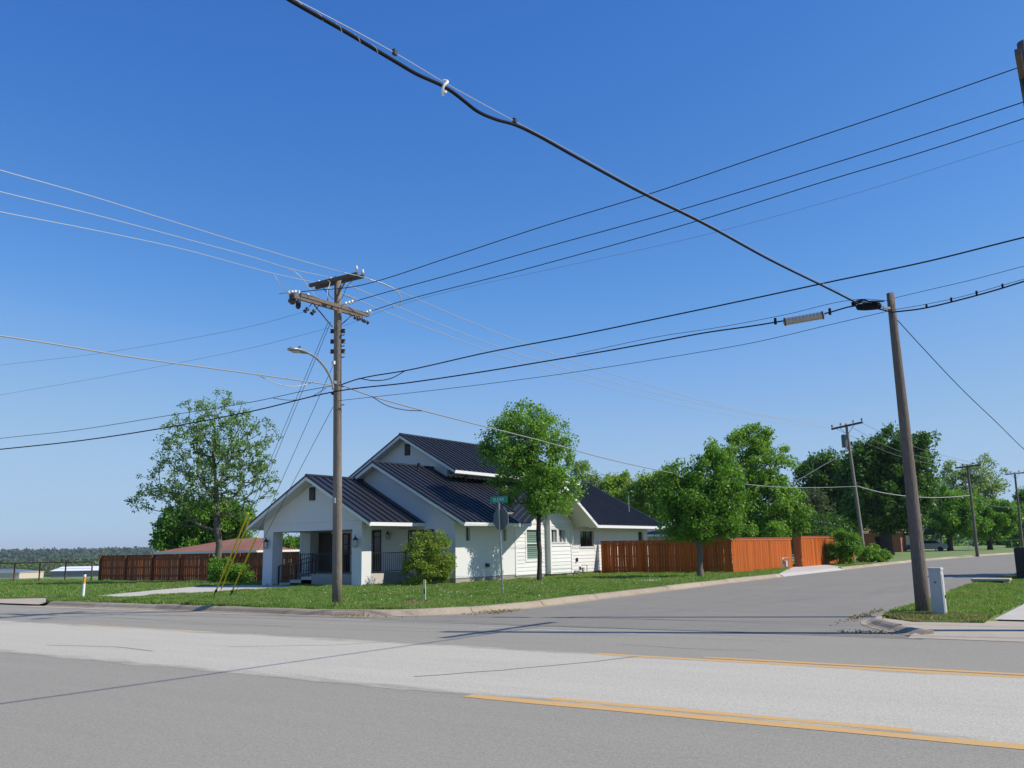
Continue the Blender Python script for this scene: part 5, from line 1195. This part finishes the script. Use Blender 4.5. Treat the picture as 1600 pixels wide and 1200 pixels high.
mk = thing('marker_post', (-30.7, 18.7, .1), 'white marker post with an orange band and black cap beside the driveway apron', 'marker post')
MB().tube([(-30.7, 18.7, 0), (-30.68, 18.7, .62)], .045, 12).build('lower_tube', M['marker_white'], mk)
MB().tube([(-30.68, 18.7, .62), (-30.67, 18.7, .86)], .046, 12).build('orange_band', M['orange'], mk)
MB().tube([(-30.67, 18.7, .86), (-30.67, 18.7, .95)], .043, 12).build('upper_tube', M['marker_white'], mk)
MB().tube([(-30.67, 18.7, .95), (-30.67, 18.7, 1.0)], .047, 12).build('cap', M['iron'], mk)
st = thing('utility_stake', (-16.75, 20.8, .1), 'short pale yellow stake with black lettering standing in disturbed soil near the kerb', 'stake')
MB().box((-16.80, 20.78, .05), (-16.71, 20.80, .72)).build('board', M['stake'], st, bevel=.004)
MB().box((-16.775, 20.776, .32), (-16.735, 20.781, .47)).build('printed_mark', M['iron'], st)
b = MB()
for _ in range(140):
    x = random.gauss(-16.6, .30); y = random.gauss(20.35, .22); r = random.uniform(.02, .055); b.lathe((x, y, .10), [(r, 0), (r * .9, r * .5), (r * .3, r)], 5)
b.build('loose_soil', M['dirt'], kind='stuff', label='small heap of loose brown soil at the foot of the stake', cat='soil')

cbx = thing('pedestal_cabinet', (-2.98, 20.3, .06), 'pale grey telephone pedestal cabinet right beside the dark pole', 'utility box')
ca = math.radians(-6); ux = Vector((math.cos(ca), math.sin(ca), 0)); uy = Vector((-math.sin(ca), math.cos(ca), 0)); c0 = Vector((-3.05, 20.22, .02))
def obx(a, c, name, mt, bev=.015):
    p = [c0 + ux * x + uy * y + Vector((0, 0, z)) for x, y, z in ((a[0], a[1], a[2]), (c[0], a[1], a[2]), (c[0], c[1], a[2]), (a[0], c[1], a[2]), (a[0], a[1], c[2]), (c[0], a[1], c[2]), (c[0], c[1], c[2]), (a[0], c[1], c[2]))]
    return MB().hexa(p).build(name, M[mt], cbx, bevel=bev)
obx((0, 0, 0), (.24, .19, .97), 'body', 'cabinet'); obx((-.01, -.01, .96), (.25, .20, 1.03), 'lid', 'cabinet', .02)
obx((.238, .03, .06), (.25, .16, .90), 'door', 'cabinet', .006); obx((.25, .08, .42), (.265, .12, .48), 'lock', 'iron', .002)
obx((.10, -.012, .72), (.13, -.001, .75), 'vent', 'iron', .001)

# gas meters
def gas_meter(base, label, s=1.0):
    r = thing('gas_meter', base, label, 'gas meter'); x, y, z = base
    MB().tube([(x, y, z - .05), (x, y, z + .5 * s), (x + .02, y + .1, z + .55 * s), (x + .05, y + .75 * s, z + .55 * s), (x + .05, y + .85 * s, z + .5 * s), (x + .05, y + .85 * s, z - .05)], .025, 6).build('pipe', M['steel'], r)
    MB().box((x - .05, y + .35 * s, z + .15 * s), (x + .09, y + .55 * s, z + .42 * s)).build('meter_body', M['cabinet'], r, bevel=.03)
    MB().lathe((x - .02, y + .12 * s, z + .38 * s), [(.11 * s, 0), (.12 * s, .03), (.05, .05)], 12, axis=(1, 0, .1)).build('regulator', M['iron'], r)
gas_meter((-14.5, 48.6, .12), 'grey gas meter on pipes in front of the sunlit orange fence', 1.2)
gas_meter((-23.2, 41.75, .12), 'small gas meter pipe loop at the foot of the white side wall', .9)
MB().box((-16.1, 34.3, .13), (-15.5, 34.9, .165)).build('meter_lid', M['paper'], None, label='white flat utility lid lying in the lawn near the shaded fence', cat='lid', bevel=.01)
b = thing('storm_inlet', (-3.4, 35.3, .0), 'low concrete storm drain inlet at the edge of the right lawn', 'storm drain')
MB().box((-3.95, 35.0, .17), (-2.75, 35.9, .25)).build('top_slab', M['concrete'], b, bevel=.02)
for x in (-3.9, -2.95): MB().box((x, 35.05, 0), (x + .15, 35.85, .168)).build('side_block', M['concrete_grey'], b)
MB().box((-3.75, 35.3, .0), (-2.95, 35.85, .165)).build('dark_throat', M['iron'], b)
# dark container at the right edge, with trees just outside the frame that shade the street
ct = thing('dark_container', (-1.6, 39.6, .05), 'dark slatted box-shaped container cut off by the right edge of the photo', 'container')
MB().box((-2.74, 38.5, .06), (-.6, 41.2, 1.27)).build('body', M['hedge_dark'], ct, bevel=.02)
me = MB().box((0, 0, 0), (2.2, .03, .186)).mesh('slat', M['hedge_dark'])
for k in range(6): place('slat', me, ct, (-2.78, 38.46, .1 + k * .19))
me = MB().box((0, 0, 0), (.03, 2.7, .186)).mesh('side_slat', M['hedge_dark'])
for k in range(6): place('side_slat', me, ct, (-2.78, 38.5, .1 + k * .19))
make_tree('yard_tree', 'tree just outside the right edge whose shadow crosses the side street', (1.6, 46.8), [(0, 4.6, 2.6, 1.6), (-.9, 5.2, 2.4, 1.5), (1.5, 5.0, 2.4, 1.8), (-.2, 6.3, 1.8, 1.2)], 170, 16000, .22, .2, 1.6, 'leaf_mid', clr=.6)

# background houses and sheds
def simple_house(name, c, sx, sy, wh, rh, wm, rm, label, ang=0, over=.5, hip=False, z=0.0, cat='house', wins=()):
    r = thing(name, (c[0], c[1], z), label, cat); ca, sa = math.cos(ang), math.sin(ang)
    def tr(x, y, zz): return (c[0] + x * ca - y * sa, c[1] + x * sa + y * ca, z + zz)
    def bx(a, b_): return [tr(a[0], a[1], a[2]), tr(b_[0], a[1], a[2]), tr(b_[0], b_[1], a[2]), tr(a[0], b_[1], a[2]), tr(a[0], a[1], b_[2]), tr(b_[0], a[1], b_[2]), tr(b_[0], b_[1], b_[2]), tr(a[0], b_[1], b_[2])]
    MB().hexa(bx((-sx, -sy, 0), (sx, sy, wh))).build('wall', M[wm], r)
    X, Y = sx + over, sy + over; hx = X - (Y if hip else 0)
    b_ = MB(); e = [tr(-X, -Y, wh), tr(X, -Y, wh), tr(X, Y, wh), tr(-X, Y, wh)]; e2 = [tr(-X, -Y, wh + .14), tr(X, -Y, wh + .14), tr(X, Y, wh + .14), tr(-X, Y, wh + .14)]
    A1, A2 = tr(-hx, 0, wh + rh), tr(hx, 0, wh + rh); i = len(b_.v)
    b_.v += e2 + [A1, A2]; b_.f += [(0, 1, 5, 4), (2, 3, 4, 5), (1, 2, 5), (3, 0, 4), (3, 2, 1, 0)]
    b_.build('roof', M[rm], r); MB().hexa(e + [(p[0], p[1], p[2] - .004) for p in e2]).build('fascia', M['trim'], r)
    for (x0, x1, z0, z1) in wins: MB().hexa(bx((x0, -sy - .04, z0), (x1, -sy + .02, z1))).build('window', M['glass'], r)
    return r
simple_house('house', (-54.2, 46), 5.2, 3.6, 2.45, 1.05, 'grey_wall', 'red_roof', 'low neighbouring house with a rusty red hip roof behind the brown fence', 0.0, hip=True, z=-.85)
simple_house('house', (-27.8, 64), 4.6, 4, 2.2, .75, 'beige', 'grey_roof', 'low grey-roofed building behind the shaded red fence', 0, .6, wins=((3, 5, 1, 1.9),))
simple_house('house', (-28.5, 125), 7, 4.5, 2.5, 1.3, 'brick', 'red_roof', 'brick house with brown roof under the big oak', 0.1, .6, wins=((1, 2.5, 1, 2), (4, 5.2, .9, 2.1)))
simple_house('house', (-32, 146), 9, 5, 2.6, 1.5, 'beige', 'grey_roof', 'grey-roofed house far behind the carport', 0.1, .6)
cp = thing('carport', (-22.6, 133, 0), 'open metal carport with pale roof sheltering parked vehicles behind the oak', 'carport')
MB().hexa([(-26.4, 129.5, 3.0), (-18.2, 129.5, 3.0), (-18.2, 136, 3.0), (-26.4, 136, 3.0), (-25.6, 132.7, 4.1), (-17.6, 132.7, 4.0), (-17.6, 132.8, 4.0), (-25.6, 132.8, 4.1)]).build('roof', M['cabinet'], cp)
MB().box((-26.4, 129.35, 2.2), (-18.2, 129.45, 2.95)).build('front_panel', M['grey_roof'], cp)
for x in (-26.3, -22.3, -18.4):
    for y in (129.6, 135.9): MB().box((x, y, 0), (x + .12, y + .12, 3.0)).build('post', M['trim'], cp)
def vehicle(x, y, ang, L, hgt, mt, label, kind='car'):
    r = thing('parked_vehicle', (x, y, .05), label, kind); ca, sa = math.cos(ang), math.sin(ang)
    def tr(a, b_, c): return (x + a * ca - b_ * sa, y + a * sa + b_ * ca, .05 + c)
    prof = [(-L / 2, .35), (-L / 2, .95), (-L * .32, 1.05), (-L * .2, hgt), (L * .22 if kind == 'car' else L * .05, hgt), (L * .36 if kind == 'car' else L * .12, 1.02), (L / 2, .92), (L / 2, .35)]
    a = [tr(p[0], -.88, p[1]) for p in prof]; c = [tr(p[0], .88, p[1]) for p in prof]; b_ = MB(); n = len(prof); b_.v = a + c
    b_.f = [tuple(range(n)), tuple(range(2 * n - 1, n - 1, -1))] + [(k, k + n, (k + 1) % n + n, (k + 1) % n) for k in range(n)]
    b_.build('body', M[mt], r, bevel=.06)
    g = [(-L * .29, 1.06), (-L * .19, hgt - .08), (L * .2 if kind == 'car' else L * .04, hgt - .08), (L * .31 if kind == 'car' else L * .1, 1.06)]
    for s in (-1, 1): MB().quad(*[tr(p[0], s * .886, p[1]) for p in g]).build('side_window', M['glass'], r)
    for px_ in (-L * .31, L * .31):
        for s in (-1, 1): MB().lathe(tr(px_, s * .8, .33), [(.33, -.1), (.33, .1)], 14, axis=(-sa, ca, 0)).build('wheel', M['tyre'], r)
vehicle(-23.8, 128.3, 0.05, 5.4, 1.75, 'car_white', 'white pickup parked under the carport', 'pickup')
vehicle(-18.8, 127.2, 0.1, 4.4, 1.5, 'car_silver', 'silver car parked at the right end of the carport', 'car')
# chain link fence at the right, far
cf = thing('chain_fence', (-6, 118, .1), 'low chain link fence behind the far park trees', 'fence')
me = MB().tube([(0, 0, 0), (0, 0, 1.25)], .035, 6).mesh('post', M['steel'])
for k in range(12): place('post', me, cf, (-22 + k * 2.8, 148 - k * .3, .08))
MB().tube([(-22, 148, 1.33), (9, 144.7, 1.33)], .03, 5).build('top_rail', M['steel'], cf)
# sheds on the low ground at the left
sz = ground_z(-372, 208)
simple_house('metal_shed', (-381, 196), 13, 8, 2.6, 1.5, 'beige', 'blue_roof', 'beige metal shed with slate blue roof at the left edge of the photo', math.radians(28), .3, hip=True, z=ground_z(-381, 196), cat='shed')
s2 = simple_house('metal_shed', (-349, 216), 13, 8, 2.5, 1.7, 'grey_wall', 'white_roof', 'grey metal shed with bright white roof just left of the brown fence', math.radians(28), .3, z=ground_z(-349, 216), cat='shed')

# ---------------- air ----------------
hz = MB().box((-4300, -4300, -75), (4300, 4300, 60)).build('haze', None, kind='stuff')
hm = bpy.data.materials.new('haze'); hm.use_nodes = True; hn = hm.node_tree; hn.nodes.clear()
pv = hn.nodes.new('ShaderNodeVolumePrincipled'); pv.inputs['Density'].default_value = 0.00010; pv.inputs['Color'].default_value = (0.80, 0.88, 1.0, 1); pv.inputs['Anisotropy'].default_value = 0.3
ho = hn.nodes.new('ShaderNodeOutputMaterial'); hn.links.new(pv.outputs[0], ho.inputs['Volume']); hz.data.materials.append(hm)
